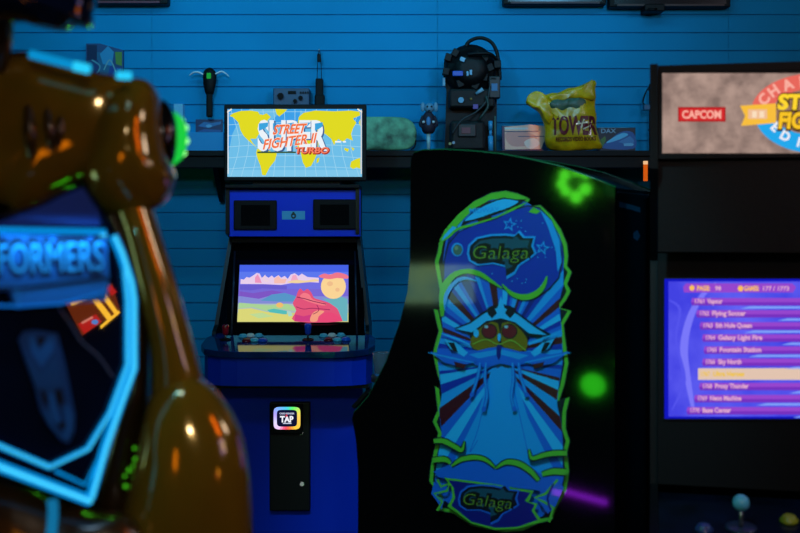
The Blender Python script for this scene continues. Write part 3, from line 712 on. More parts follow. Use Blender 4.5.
for (x, y) in ((301, 432.5), (302, 484)):
    one(lambda q_: (q_.cyl(P(x, y, D-0.005), P(x, y, D-0.0003), 0.0075)), 'door_lock', steel, cd)
# ============================================================ SPACE SHOOTER CABINET (side view)
YAW = math.radians(25)
gd = Vector((math.cos(YAW), -math.sin(YAW), 0))        # along the panel, towards the back of the cabinet
gn = Vector((-math.sin(YAW), -math.cos(YAW), 0))       # outwards, towards the viewer
G0 = P(615, HY, 2.8)
mapG = plane_map(G0, gn)
gal = thing('arcade_cabinet', Vector((0.2, 3.1, 0)), 'black arcade cabinet seen from its side, with glossy blue and green space artwork', 'arcade cabinet')
outp = [(615, 187.5), (590, 177.5), (560, 166.5), (530, 159.5), (500, 154), (470, 151), (445, 149.7), (422, 150.3), (414, 152.5), (411, 158), (410.5, 170), (410, 262), (407.5, 292), (400, 322), (386, 362), (368, 397), (353.5, 413), (352, 419), (356, 440), (358, 470), (358, 560)]
ptsG = [mapG(*p) for p in outp]
ptsG.append(Vector((ptsG[-1].x, ptsG[-1].y, 0))); ptsG.append(Vector((ptsG[0].x, ptsG[0].y, 0)))
GW = 0.45
def tm(name, pts3, r=0.0045):
    return
near = MB(); near.prism(ptsG, -gn*0.018); near = near.build('side_panel', gloss, gal)
far = MB(); far.prism([p-gn*(GW-0.018) for p in ptsG], -gn*0.018); far.build('side_panel', gloss, gal)
tmold = mat('green edge moulding', (18, 88, 52), rough=0.25)
for o_ in (-gn*0.009, -gn*(GW-0.009)):
    one(lambda q_: q_.tube([p+o_ for p in ptsG[:-2]], 0.0042, None, 6, smooth_path=False), 'edge_moulding', tmold, gal)
# shell between the sides: top, front pieces, back
inn = [p-gn*0.018 for p in ptsG]
wv = -gn*(GW-0.036)
def strip(nm3, i, j, m, inset=0.012, parent=gal):
    b_ = MB(); cen = sum(inn, Vector())/len(inn)
    for a_ in range(i, j):
        p, r_ = inn[a_], inn[a_+1]
        tdir = (r_-p).normalized(); nn_ = tdir.cross(gn)
        if nn_.dot(cen-p) < 0: nn_ = -nn_
        p2 = p+nn_*inset; r2 = r_+nn_*inset
        b_.prism([p2, r2, r2+nn_*0.01, p2+nn_*0.01], wv)
    return b_.build(nm3, m, parent)
strip('top_panel', 0, 8, black); strip('marquee', 9, 11, mat('unlit marquee', (20, 30, 70), rough=0.2)); strip('monitor_glass', 11, 13, mat('black bezel glass', (7, 8, 12), rough=0.1)); strip('control_panel', 13, 16, black); strip('front_panel', 17, 21, black)
bk = strip('back_panel', 22, 23, mat('cabinet back board', (5, 6, 10), rough=0.6, spec=0.15)) if False else None
pb = ptsG[0]-gn*0.018; pe = ptsG[-1]-gn*0.018
one(lambda q_: q_.prism([pb-gd*0.012, pe-gd*0.012, pe-gd*0.024, pb-gd*0.024], wv), 'back_panel', mat('cabinet back board', (5, 6, 10), rough=0.6, spec=0.15), gal)
bp0 = pb-gd*0.0118; mapB = plane_map(bp0, gd)
A = Art(mapB, gd)
A.poly([(619, 201.5), (640, 207.5), (640, 212.5), (630, 209.5), (619, 207)], C(26, 108, 180)); A.poly([(633, 233), (637, 230), (640, 236), (637, 241), (633, 238)], C(30, 84, 190)); A.build('back_patches', gal, 'blue patches on the back')  # flat blue patches on the back board

# side artwork
A = Art(mapG, gn, step=0.0002, base=0.0004)
green = C(78, 172, 48); dgreen = C(34, 96, 40); ltb = C(18, 142, 222); ltb2 = C(34, 166, 232); mid = C(14, 92, 205); navy = C(8, 44, 162); navy2 = C(8, 24, 120); red = C(62, 8, 28); ink = C(6, 14, 34); gold = C(104, 96, 18)
out = [(438.3, 244), (444, 231), (456.6, 216.6), (473.7, 200.7), (490.7, 192.2), (505.4, 190), (517.6, 192.7), (530, 198.5), (527, 203), (532, 205.5), (541, 204.8), (552, 215), (561.5, 228.8), (567.6, 243.4), (569, 256), (568, 266), (572.6, 272), (568, 284), (571.5, 291), (567, 300), (561, 308), (572.4, 311), (564.5, 325), (566, 339), (569.5, 363), (565, 385), (559.5, 402), (570.5, 397), (567, 412), (566.6, 428), (570.5, 441), (568, 452), (570, 471), (567, 492), (557, 509), (553, 520), (539, 524), (523, 531.5), (505, 533), (486, 530), (471, 526), (453, 514), (438.5, 511), (441, 502), (436, 493), (428.5, 481), (430, 466), (433, 452), (437.5, 433), (432, 421), (437, 410), (434, 386), (443, 392), (437, 375), (432, 353), (438, 331), (433, 309), (443, 312), (441, 300), (438, 285), (434, 262), (437, 252)]
def inset(pts, d):
    n_ = len(pts); o2 = []
    for i_ in range(n_):
        a_, c_ = pts[i_-3 if i_ >= 3 else i_-3], pts[(i_+3) % n_]
        tx, ty = c_[0]-a_[0], c_[1]-a_[1]; l_ = math.hypot(tx, ty)
        o2.append((pts[i_][0]-ty/l_*d, pts[i_][1]+tx/l_*d))
    return o2
A.poly(out, ink); g_in = inset(out, 1.0); A.poly(g_in, green); A.poly(inset(out, 4.6), ink)
core = [(443, 262), (446, 240), (462, 217), (480, 203), (505, 196), (528, 203), (548, 216), (560, 236), (564, 258), (563.5, 285), (559, 302), (562, 330), (563, 362), (559, 386), (557, 404), (562, 425), (563, 445), (563, 476), (557, 498), (543, 516), (520, 526), (500, 527), (474, 520), (456, 508), (444, 500), (435, 480), (438, 455), (442, 436), (439, 410), (442, 395), (439, 372), (437, 350), (443, 330), (441, 312), (447, 300)]
A.poly(core, mid)
# rays
def inside(pt, poly):
    x, y = pt; c_ = False; j_ = len(poly)-1
    for i_ in range(len(poly)):
        xi, yi = poly[i_]; xj, yj = poly[j_]
        if (yi > y) != (yj > y) and x < (xj-xi)*(y-yi)/(yj-yi)+xi: c_ = not c_
        j_ = i_
    return c_
def reach(cx0, cy0, a_):
    r_ = 10
    while inside((cx0+math.cos(a_)*r_, cy0+math.sin(a_)*r_), core) and r_ < 260: r_ += 1
    return r_-1
rc = (502, 352)
random.seed(11); ang = -PI*0.98; seq = []
cyc = [navy, ltb, mid, red, mid, ltb2, navy, mid, ltb, red, navy, ltb, mid, navy2]
i_ = 0
while ang < PI*0.02:
    w_ = random.uniform(0.045, 0.11); a2_ = ang+w_
    r1, r2 = reach(*rc, ang), reach(*rc, a2_)
    A.poly([(rc[0]+8*math.cos(ang), rc[1]+8*math.sin(ang)), (rc[0]+r1*math.cos(ang), rc[1]+r1*math.sin(ang)), (rc[0]+r2*math.cos(a2_), rc[1]+r2*math.sin(a2_)), (rc[0]+8*math.cos(a2_), rc[1]+8*math.sin(a2_))], cyc[i_ % len(cyc)], keep=True)
    ang = a2_; i_ += 1
A.k += 1
low = [(2, 12, ltb), (12, 16, navy), (16, 24, mid), (24, 27, red), (27, 34, ltb2), (34, 41, red), (41, 48, ltb), (48, 53, red), (53, 57, mid), (57, 62, ltb2), (62, 66, mid), (66, 114, ltb), (114, 118, mid), (118, 124, ltb2), (124, 129, mid), (129, 138, red), (138, 145, ltb), (145, 152, navy), (152, 160, ltb2), (160, 163, navy), (163, 168, ltb), (168, 171, mid), (171, 178, ltb)]
for a1, a2, m_ in low:
    a1, a2 = math.radians(a1), math.radians(a2); am = (a1+a2)/2; pp = [(rc[0], rc[1]+12)]
    for aa in (a1, am, a2):
        r_ = min(reach(*rc, aa), 128/max(0.05, math.sin(aa))); pp.append((rc[0]+r_*math.cos(aa), rc[1]+r_*math.sin(aa)))
    A.poly(pp, m_, keep=True)
A.k += 1
A.poly([(492, 368), (513, 368), (535, 440), (548, 470), (505, 458), (455, 465), (470, 440)], ltb, 0); A.stroke([(478, 440), (470, 452), (478, 430), (486, 395)], 0.8, mid); A.stroke([(512, 380), (522, 425), (528, 452)], 0.8, mid)
# upper space bubble
bub = [(443, 285), (443.5, 262), (448, 244), (458, 232), (475, 224), (495, 219), (512, 210), (528, 205), (540, 207), (552, 220), (560, 238), (563, 262), (560, 278), (550, 290), (536, 299), (518, 297), (503, 289), (488, 279), (470, 272), (455, 276), (447, 292)]
A.poly([(x, y) for x, y in bub], ink); A.poly([(503+(x-503)*0.975, 252+(y-252)*0.97) for x, y in bub], navy)
A.poly([(540, 209), (552, 221), (560, 240), (562, 262), (558, 272), (556, 250), (548, 226)], ltb)
# swoosh
A.poly([(439.5, 241), (446, 229), (459, 214), (475, 201), (492, 193.5), (506, 191.5), (518, 194), (529, 198), (515, 202), (505, 198), (490, 200), (474, 209), (462, 221), (455, 229), (447, 236)], green)
A.poly([(463, 222), (475, 210), (489, 202), (504, 197.5), (517, 199.5), (527, 199), (515, 208), (500, 213), (486, 218), (470, 222), (461, 227)], ink); A.poly([(465, 221), (477, 210.5), (490, 203.5), (504, 199), (515, 200.5), (519, 202), (508, 208), (495, 212), (482, 217)], ltb2, 2)
A.poly([(444, 236), (453, 226), (458, 228), (448, 238), (442, 241)], ltb2); A.stroke([(439, 244), (450, 236), (458, 229), (475, 224), (497, 217), (512, 210), (526, 203)], [1, 2.4, 2.6, 2.2, 1.2, 2.5, 1], green)
A.text('MIDWAY', 470, 213, 4.6, ltb, w=30, bold=0.02, rot=-0.04)
A.poly([(529, 212), (534, 207), (541, 211), (537, 214)], green)
# stars, planet
def star(x, y, r_, m_, m2):
    pp = [(x+(r_ if k_ % 2 == 0 else r_*0.42)*math.sin(k_*PI/5+0.2), y-(r_ if k_ % 2 == 0 else r_*0.42)*math.cos(k_*PI/5+0.2)) for k_ in range(10)]
    A.poly(pp, m_); A.poly([(x+(a_-x)*0.6, y+(b_-y)*0.6) for a_, b_ in pp], m2)
star(510, 224.5, 7.5, ltb, navy); star(543, 248, 7.5, ltb, navy)
A.ell(458, 249.5, 6, 6.8, ltb); A.ell(458.3, 249.8, 4.6, 5.4, C(64, 96, 90)); A.ell(457, 248, 1.8, 2, C(110, 140, 110))
random.seed(3)
for k_ in range(34):
    x, y = random.uniform(452, 556), random.uniform(216, 288)
    if inside((x, y), [(503+(a_-503)*0.93, 252+(b_-252)*0.9) for a_, b_ in bub]) and not (465 < x < 535 and 232 < y < 272): A.ell(x, y, 0.6, 0.6, ltb2, 6, keep=True)
A.k += 1
def logo(ox, oy, s_, rot_, dim=False):
    def T(pts_):
        c_, n2 = math.cos(rot_), math.sin(rot_)
        return [(ox+((x-500)*c_-(y-252)*n2)*s_, oy+((x-500)*n2+(y-252)*c_)*s_) for x, y in pts_]
    def Z(pts_): return [(420+x/4.1, 180+y/4.1) for x, y in pts_]
    base = Z([(200, 300), (205, 270), (235, 242), (290, 230), (350, 228), (385, 232), (402, 216), (422, 238), (464, 238), (455, 272), (468, 300), (440, 322), (402, 345), (385, 375), (352, 394), (350, 350), (300, 338), (240, 345), (208, 328)])
    big = [(500+(x-500)*1.07, 252+(y-252)*1.13) for x, y in base]
    A.poly(T(big), ltb if not dim else mid); A.poly(T(base), ink)
    A.poly(T([(500+(x-500)*0.88, 251+(y-252)*0.78) for x, y in base]), C(18, 70, 92))
    p_ = T([(472, 259)])[0]
    A.text('Galaga', p_[0], p_[1], 14*s_, C(6, 16, 16), w=58*s_, bold=0.10, shear=0.15, rot=rot_)
    A.text('Galaga', p_[0], p_[1]-0.3, 13*s_, C(92, 128, 40), w=56*s_, bold=-0.012, shear=0.15, rot=rot_)
    A.poly(T([(470, 254), (528, 252), (526, 261), (509, 262), (473, 262)]), C(20, 28, 16)) if False else None
logo(501, 252, 1.0, 0.0)
# S-shaped wave
A.stroke([(443, 316), (443.5, 298), (446, 286), (455, 275), (468, 271), (481, 274), (492, 281), (503, 288)], [3, 7, 7.5, 5.5, 4.5, 5, 3.5, 1.2], green)
A.stroke([(503, 284), (512, 293), (524, 297), (536, 294), (544, 286), (548, 276)], [1, 4, 6, 6, 4.5, 1.2], green); A.stroke([(446, 310), (447, 296), (455, 283), (466, 278), (478, 281)], [1, 4, 4, 3, 1], ltb)
# winged craft
A.poly([(455, 328), (470, 322), (483, 312), (494, 306), (502, 303), (510, 306), (520, 313), (536, 325), (552, 334), (545, 338), (530, 336), (523, 356), (502, 362), (480, 357), (470, 334)], ink)
A.poly([(457, 329), (472, 323), (485, 313.5), (502, 306), (518, 314), (534, 326), (548, 335), (530, 333), (516, 322), (502, 318), (487, 321), (473, 332)], ltb2)
A.poly([(502, 296), (506, 309), (502, 318), (498, 309)], ltb2); A.poly([(488, 308), (494, 305), (498, 313), (493, 318), (489, 314)], ink); A.poly([(516, 308), (510, 305), (506, 313), (511, 318), (515, 314)], ink)
A.poly([(472, 338), (486, 324), (499, 323), (500, 345), (488, 351), (474, 348)], gold, 2); A.poly([(528, 338), (516, 324), (503, 323), (503, 345), (514, 351), (527, 349)], gold, 2)
dred = C(96, 16, 34)
A.ell(490.5, 331, 8, 7.6, ink); A.ell(490.5, 331, 7, 6.6, dred); A.ell(510.5, 331, 8, 7.6, ink); A.ell(510.5, 331, 7, 6.6, dred)
A.ell(487.5, 326.5, 2, 1.5, C(120, 170, 190)); A.ell(507.5, 326.5, 2, 1.5, C(120, 170, 190)); A.ell(477.5, 333, 2.8, 4, ltb2); A.ell(500.5, 337, 1.6, 4, ltb2)
A.stroke([(474, 344), (487, 339), (500, 344), (513, 340), (527, 350)], 0.9, C(120, 170, 60)); 
A.poly([(462, 352), (480, 350), (500, 346), (520, 351), (540, 352), (528, 362), (514, 366), (502, 363), (488, 367), (474, 363)], mid, 2); A.poly([(470, 354), (488, 351), (500, 349), (500, 354), (480, 358)], ltb); A.poly([(530, 355), (512, 351), (502, 349), (502, 354), (520, 359)], ltb); A.poly([(498, 346), (500, 343.5), (503, 346), (502, 356), (500, 360), (498, 355)], navy2)
for sx in (-1, 1):
    f_ = lambda pts_: [(501+sx*(x-501), y) for x, y in pts_]
    A.poly(f_([(432, 351), (450, 354), (468, 352), (480, 360), (462, 366), (446, 362)]), mid); A.stroke(f_([(430, 352), (452, 357), (476, 362)]), [0.5, 2, 0.8], ltb)
    A.poly(f_([(446, 338), (458, 342), (470, 352), (466, 356), (452, 348)]), ltb2); A.poly(f_([(450, 342), (456, 342), (460, 352), (455, 350)]), ink)
    A.stroke(f_([(443, 333), (458, 338), (472, 344)]), [0.6, 2, 1], ltb2)
    A.poly(f_([(456, 361), (468, 364), (466, 368), (458, 366)]), red)
    for (pa) in ([(482, 362), (480, 375), (476, 388), (474, 394)], [(488, 362), (487, 378), (489, 395), (486, 408)]):
        A.stroke(f_(pa), 3.2, mid); A.stroke(f_(pa), 1.4, ltb)
        e_ = f_(pa)[-1]; A.ell(e_[0], e_[1], 2.3, 2.6, mid)
# lower bands
A.poly([(436, 470), (455, 462), (470, 459), (490, 460), (500, 468), (512, 462), (532, 466), (545, 474), (566, 474), (562, 492), (500, 484), (440, 476)], mid)
def band(pts_, w_): A.stroke(pts_, [v+2.2 for v in w_], ink); A.stroke(pts_, w_, green)
band([(436, 440), (446, 440), (458, 446), (464, 449), (467, 440)], [4, 5, 4.5, 3.5, 0.6])
band([(568, 452), (556, 452), (545, 454), (534, 457), (531, 448)], [5, 5, 4.5, 3.5, 0.6])
band([(435, 459), (447, 458), (453, 462)], [5, 5, 3]); band([(568, 471), (556, 470), (544, 473)], [6, 6, 4])
band([(454, 465), (464, 458), (478, 456), (489, 459), (498, 467)], [1.5, 4.5, 4.5, 3.5, 1]); band([(498, 467), (508, 461), (520, 462), (532, 469), (541, 479)], [1, 4.5, 5.5, 5, 3])
A.poly([(447, 476), (470, 479), (500, 483), (520, 487), (536, 489), (531, 500), (540, 502), (537, 509), (545, 520), (520, 527), (498, 528), (474, 522), (458, 510), (450, 505), (455, 496), (454, 486)], green)
A.poly([(451, 478.5), (470, 481), (500, 485), (520, 489), (533, 491), (527, 499.5), (537, 503), (534, 509), (540, 518), (520, 525), (498, 526), (474, 520), (460, 508.5), (454, 504), (458, 496), (456, 486)], navy2)
A.poly([(437, 480), (446, 489), (440, 494), (447, 499), (444, 508), (440, 500), (434, 492)], mid); A.stroke([(440, 478), (444, 485), (452, 482), (450, 489), (437, 492), (445, 500), (440, 509)], 2.4, green, 0)
A.poly([(544, 480), (560, 476), (566, 486), (558, 504), (550, 512), (541, 500)], mid); A.stroke([(560, 478), (548, 492), (537, 496), (546, 500), (556, 506), (551, 520)], 2.6, green, 0); A.stroke([(556, 482), (550, 496), (553, 508)], 2, navy2)
logo(490, 499, 0.88, 0.10, True)
A.build('side_artwork', near, 'blue and green space artwork')

# ============================================================ RIGHT-HAND CABINET
RD = 2.6
rc_ = thing('arcade_cabinet', (0.95, 2.85, 0), 'black arcade cabinet with a lit stone-look marquee and a purple game list screen', 'arcade cabinet')
xl = P(650, 0, RD).x; xr = xl+0.735
blk3 = mat('cabinet black vinyl', (5, 5, 7), spec=0.15, rough=0.5, bump=0.05, scale=80)
ztop = P(0, 65, RD).z
RY = math.atan((650-CX)/F)+0.004; piv = Vector((xl, RD, 0)); XR_ = Matrix.Translation(piv) @ Matrix.Rotation(-RY, 4, 'Z') @ Matrix.Translation(-piv); XF = XR_
RW = Matrix.Rotation(-RY, 3, 'Z')
prR = [(3.08, 0), (2.62, 0), (2.62, 0.55), (2.2, 0.62), (2.2, 0.70), (2.66, 0.77), (2.74, 1.30), (2.59, 1.52), (2.585, ztop), (3.08, ztop)]
for x in (xl, xr-0.018):
    one(lambda q_: q_.prism([Vector((x, y, z)) for y, z in prR], (0.018, 0, 0)), 'side_panel', blk3, rc_)
xi0, xi1 = xl+0.0185, xr-0.0185
bx('top_panel', (xi0, 2.6, ztop-0.02), (xi1, 3.07, ztop-0.002), blk3, rc_)
bx('back_panel', (xi0, 3.05, 0.02), (xi1, 3.07, ztop-0.021), blk3, rc_)
mqz0, mqz1 = P(0, 155.5, RD).z, P(0, 69.5, RD).z
mq = bx('marquee', (xi0, RD, mqz0-0.008), (xi1, RD+0.05, ztop-0.021), blk3, rc_)
mqn = RW @ Vector((0, -1, 0)); mapR = plane_map(piv, mqn)
A = Art(mapR, mqn)
stone = emi('lit stone print', (178, 150, 138), 1.0, c2=(132, 110, 102), scale=26)
A.rect(662.3, 73.2, 961, 153.2, stone)
# re-centre: emblem
ex, ey = 814, 112
def arc(a1, a2, r1x, r1y, r2x, r2y, m_, k_=24):
    pts_ = [(ex+r1x*math.cos(math.radians(a1+(a2-a1)*i/k_)), ey-r1y*math.sin(math.radians(a1+(a2-a1)*i/k_))) for i in range(k_+1)]
    pts_ += [(ex+r2x*math.cos(math.radians(a2+(a1-a2)*i/k_)), ey-r2y*math.sin(math.radians(a2+(a1-a2)*i/k_))) for i in range(k_+1)]
    A.poly(pts_, m_)
arc(5, 175, 63, 38.5, 42, 23, E(232, 104, 92)); arc(-172, -8, 60, 41, 40, 23, E(36, 168, 236))
A.ell(ex, ey, 41, 23, E(150, 116, 96))
def arctext(s_, a_mid, step_, rx, ry, h_, m_, up=True):
    for i_, ch in enumerate(s_):
        if ch == ' ': continue
        a_ = a_mid+(-(i_-(len(s_)-1)/2) if up else (i_-(len(s_)-1)/2))*step_
        ar = math.radians(a_); px, py = ex+rx*math.cos(ar), ey-ry*math.sin(ar)
        tang = math.atan2(rx*math.sin(ar), ry*math.cos(ar)) if False else None
        rt = math.radians(90-a_)*0.75 if up else math.radians(-90-a_)*0.75
        A.text(ch, px, py, h_, m_, align='CENTER', bold=0.04, rot=rt, keep=True)
    A.k += 1
arctext('CHAMPION', 90, 19.5, 50, 26, 10, E(250, 176, 160)); arctext('EDITION', -90, 20, 48, 36.5, 9, E(240, 240, 245), False)
ylw = E(248, 190, 62)
A.poly([(740, 105.8), (776, 103.5), (776, 123), (741, 126), (745, 116)], ylw); A.poly([(852, 103), (888, 104), (884, 116), (888, 126), (852, 123)], ylw)
A.rect(748, 109.5, 767, 119, E(240, 190, 150)); A.text('II', 752, 117.5, 6, E(250, 222, 190), w=12, bold=0.03)
A.text('STREET', ex, 110, 15, E(60, 34, 14), w=76, align='CENTER', bold=0.10, shear=0.1); A.text('STREET', ex, 109, 14, E(255, 214, 50), w=74, align='CENTER', bold=0.05, shear=0.1)
A.text('FIGHTER', ex, 129, 16, E(60, 34, 14), w=74, align='CENTER', bold=0.10, shear=0.1); A.text('FIGHTER', ex, 128, 15, E(250, 196, 40), w=72, align='CENTER', bold=0.05, shear=0.1)
A.rect(678, 107.2, 725.5, 121.8, E(168, 20, 28)); A.rect(679.5, 108.6, 724, 120.5, E(214, 44, 46)); A.text('CAPCOM', 682, 118.4, 7.6, E(250, 176, 160), w=39, bold=0.035)
A.build('lit_print', mq)
bx('speaker_board', (xi0, 2.625, 1.325), (xi1, 2.64, mqz0-0.012), blk3, rc_)
# monitor
m0 = Vector((0.95, 2.655, 0.935)); m1 = Vector((0.95, 2.70, 1.262)); up2 = (m1-m0).normalized(); rn = Vector((0, -up2.z, up2.y)).normalized()
rnw = RW @ rn; mapQ = plane_map(XR_ @ m0, rnw)
zQ = lambda z, xx, o_=0.0: Vector((xx, m0.y+(z-m0.z)*up2.y/up2.z, z))+rn*o_
one(lambda q_: q_.prism([zQ(0.775, xi0, -0.006), zQ(0.775, xi1, -0.006), zQ(1.32, xi1, -0.006), zQ(1.32, xi0, -0.006)], -rn*0.012), 'monitor_bezel', mat('bezel black right', (3, 3, 5), rough=0.6, spec=0.12), rc_)
sx0, sx1 = 667, 908
XF = None
ms2 = one(lambda q_: q_.prism([mapQ(sx0-3, 420)-rnw*0.0055, mapQ(sx1+3, 420)-rnw*0.0055, mapQ(sx1+3, 277.5)-rnw*0.0055, mapQ(sx0-3, 277.5)-rnw*0.0055], rnw*0.005), 'monitor_screen', blackm, rc_)
XF = XR_
A = Art(mapQ, rnw)
A.rect(664.5, 279, 910, 418.6, E(18, 22, 190)); A.rect(668.5, 281.5, 908, 416.5, emi('list background', (98, 98, 244), 1.0, c2=(66, 66, 226), scale=9))
A.stroke([(716, 283), (702, 296), (690, 318), (684, 348), (688, 380), (694, 414)], [2, 5, 7, 8, 6, 3], E(122, 120, 250)); A.stroke([(669, 300), (680, 310), (676, 340), (684, 380), (672, 410)], [1.5, 3, 2, 4, 1], E(84, 84, 236))
bar = emi('list bar', (118, 48, 190)); bar2 = emi('list bar light', (150, 70, 205)); txt = E(225, 170, 205); gl = E(250, 190, 90)
A.poly([(683, 287), (686, 283.5), (792, 283.5), (796, 287), (793, 292.5), (684, 292.5)], bar2)
A.ell(692, 288, 2.6, 2.8, gl); A.text('PAGE:', 697, 290.5, 4.6, gl, w=13, bold=0.04); A.text('98', 715, 290.3, 4, txt, w=6, bold=0.03)
A.ell(740.5, 288.6, 2.8, 2.9, gl); A.text('GAMES:', 744, 290.7, 4.6, gl, w=15, bold=0.04); A.text('177 / 1773', 763, 290.5, 4, txt, w=26, bold=0.03)
rows = ['Vapour', 'Flying Soccer', '5th Hole Queen', 'Galaxy Light Fire', 'Fountain Station', 'Sky North', 'Ultra Heroes', 'Proxy Thunder', 'Neon Machine', 'Base Center']
for i_, s_ in enumerate(rows):
    y = 301.3+12.1*i_; xo = [692, 697, 700.5, 703, 704.5, 703, 698, 700, 695, 687.5][i_]
    if i_ == 6:
        A.poly([(xo, y-5.6), (908, y-6), (908, y+6), (xo, y+6)], E(226, 196, 176), keep=True)
    else:
        A.poly([(xo, y-3.2), (908, y-3.2), (908, y+1), (xo-1, y+1)], bar2, keep=True); A.poly([(xo-1, y+1), (908, y+1), (908, y+4.2), (xo, y+4.2)], bar, keep=True)
        A.poly([(750+(i_*37) % 70, y+5), (908, y+5), (908, y+7.4), (740+(i_*37) % 70, y+7.4)], E(128, 160, 250), keep=True)
A.k += 1
for i_, s_ in enumerate(rows):
    y = 301.3+12.1*i_; xo = [692, 697, 700.5, 703, 704.5, 703, 698, 700, 695, 687.5][i_]
    m_ = E(240, 196, 60) if i_ == 6 else txt
    A.text('%d' % (1761+i_), xo+3, y+2.2, 4.3, m_, w=9, bold=0.03, keep=True); A.text(s_, xo+15, y+2.2, 4.6, m_, w=len(s_)*2.6, bold=0.04, keep=True)
A.build('displayed_list', ms2)
# control deck
one(lambda q_: q_.prism([Vector((xi0, 2.205, 0.62)), Vector((xi0, 2.205, 0.69)), Vector((xi0, 2.64, 0.755)), Vector((xi0, 2.64, 0.62))], (xi1-xi0, 0, 0)), 'control_panel', mat('deck gloss', (5, 14, 32), rough=0.22, spec=0.3, vary=0.5, scale=6), rc_)
bx('front_panel', (xi0, 2.625, 0.05), (xi1, 2.645, 0.619), blk3, rc_)
XF = None
dn = RW @ Vector((0, -0.148, 0.989)).normalized()
dk_ = plane_map(XR_ @ Vector((0.9, 2.205, 0.69)), dn)
def stick2(x, y, h, col, l):
    p = dk_(x, y)
    t3 = one(lambda q_: q_.lathe(p+dn*0.0005, dn, [(0, 0.034), (0.002, 0.034), (0.004, 0.028)], None, 24), 'joystick', mat('dust washer', (34, 50, 74), rough=0.3), rc_, l+' joystick')
    one(lambda q_: q_.cyl(p+dn*0.0045, p+Vector((0, 0, h-0.01)), 0.005), 'shaft', steel, t3)
    one(lambda q_: q_.ball(p+Vector((0, 0, h)), 0.0185), 'ball_top', mat('ball '+l, col, rough=0.25), t3)
stick2(741, 528, 0.055, (96, 190, 220), 'pale blue')
for (x, y, c, l) in ((789, 522, (150, 160, 40), 'yellow'), (704, 531, (40, 60, 110), 'dark blue')):
    p = dk_(x, y)
    one(lambda q_: q_.lathe(p+dn*0.0005, dn, [(0, 0.02), (0.006, 0.02), (0.009, 0.016), (0.013, 0.015), (0.016, 0.01)], None, 20), 'button', mat('deck '+l, c, rough=0.25), rc_, l+' button')

# small drinks table with glass between the cabinets
t = thing('side_table', P(384, 560, 3.62)*Vector((1, 1, 0)) if False else Vector((P(388, 0, 3.62).x, 3.62, 0)), 'small dark round drinks table between the blue and the artwork cabinets', 'table')
tx = P(388, 0, 3.62).x; tz = P(0, 375, 3.62).z
dw = mat('dark brown wood', (40, 34, 34), rough=0.5, vary=0.3, scale=20)
one(lambda q_: q_.cyl((tx, 3.62, tz-0.02), (tx, 3.62, tz), 0.055, None, None, 28), 'table_top', dw, t)
one(lambda q_: q_.cyl((tx, 3.62, 0.02), (tx, 3.62, tz-0.0205), 0.015), 'pole', black, t)
one(lambda q_: q_.cyl((tx, 3.62, 0), (tx, 3.62, 0.02), 0.055, 0.045, None, 28), 'base', black, t)
gx = P(381, 0, 3.6).x
gl_ = mat('drinking glass', (200, 225, 255), rough=0.03, trans=0.9)
o = one(lambda q_: q_.lathe((gx, 3.6, tz+0.0005), (0, 0, 1), [(0, 0.02), (0.004, 0.022), (0.075, 0.028), (0.076, 0.025), (0.008, 0.018)], None, 24), 'drinking_glass', gl_)
tag(o, 'clear drinking glass on the small table beside the blue cabinet', 'glass')

# ============================================================ YELLOW CABINET (left foreground)
yc = thing('arcade_cabinet', (-0.62, 1.6, 0), 'glossy dark yellow arcade cabinet with cyan light strips in the left foreground', 'arcade cabinet')
gold_m = mat('yellow gold lacquer', (132, 102, 21), rough=0.12, metal=0.4, coat=0.5, vary=0.1, scale=5, coat_rough=0.04)
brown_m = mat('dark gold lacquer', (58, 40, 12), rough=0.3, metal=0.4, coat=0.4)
nvy = mat('dark navy gloss', (7, 16, 36), rough=0.02, spec=0.5)
cyan = emi('cyan strip light', (4, 142, 222), 1.1)
cyan_core = emi('cyan strip core', (70, 210, 255), 1.15)
TD = 1.62
# upper fender
fend = pillow([(-60, 70), (0, 56), (28, 52), (60, 63), (100, 73), (130, 82), (138, 120), (120, 160), (92, 178), (76, 184), (56, 194), (38, 208), (20, 214), (0, 205), (-60, 215)], TD+0.02, 0.055, 0.10, gold_m, 'fender_shell', yc, 6, 10, cen=(55, 130), pw=2.6)
# barrel of the head lamp
barrel = pillow([(112, 86), (130, 79), (146, 80), (156, 90), (161, 108), (163, 130), (168, 158), (174, 180), (164, 202), (145, 213), (124, 218), (106, 212), (92, 196), (85, 178), (88, 150), (96, 112)], TD+0.03, 0.075, 0.10, gold_m, 'lamp_barrel', yc, 6, 12, cen=(133, 148))
ax = Vector((0.86, 0.51, 0)).normalized(); lc = P(163, 138, 1.70)
lh = one(lambda q_: q_.lathe(lc-ax*0.03, ax, [(0, 0.03), (0.0, 0.056), (0.012, 0.061), (0.026, 0.059), (0.034, 0.052), (0.034, 0.044)], None, 32), 'lamp_ring', mat('lamp ring black', (10, 9, 8), rough=0.2), yc)
gled = emi('green lamp lens', (30, 215, 70), 0.9)
ln = one(lambda q_: q_.lathe(lc+ax*0.0045, ax, [(0, 0.043), (0.012, 0.041), (0.021, 0.034), (0.027, 0.021), (0.029, 0.004)], None, 28), 'lamp_lens', gled, yc, 'glowing green lamp lens')
qz = ax.to_track_quat('Z', 'Y')
bulb = emi('green lamp bulb', (150, 255, 140), 1.6)
for k_ in range(8):
    a_ = 2*PI*k_/8+0.2; r_ = 0.027
    one(lambda q_: q_.ball(lc+ax*0.026+qz @ Vector((r_*math.cos(a_), r_*math.sin(a_), 0)), 0.006), 'lamp_bulb', bulb, ln)
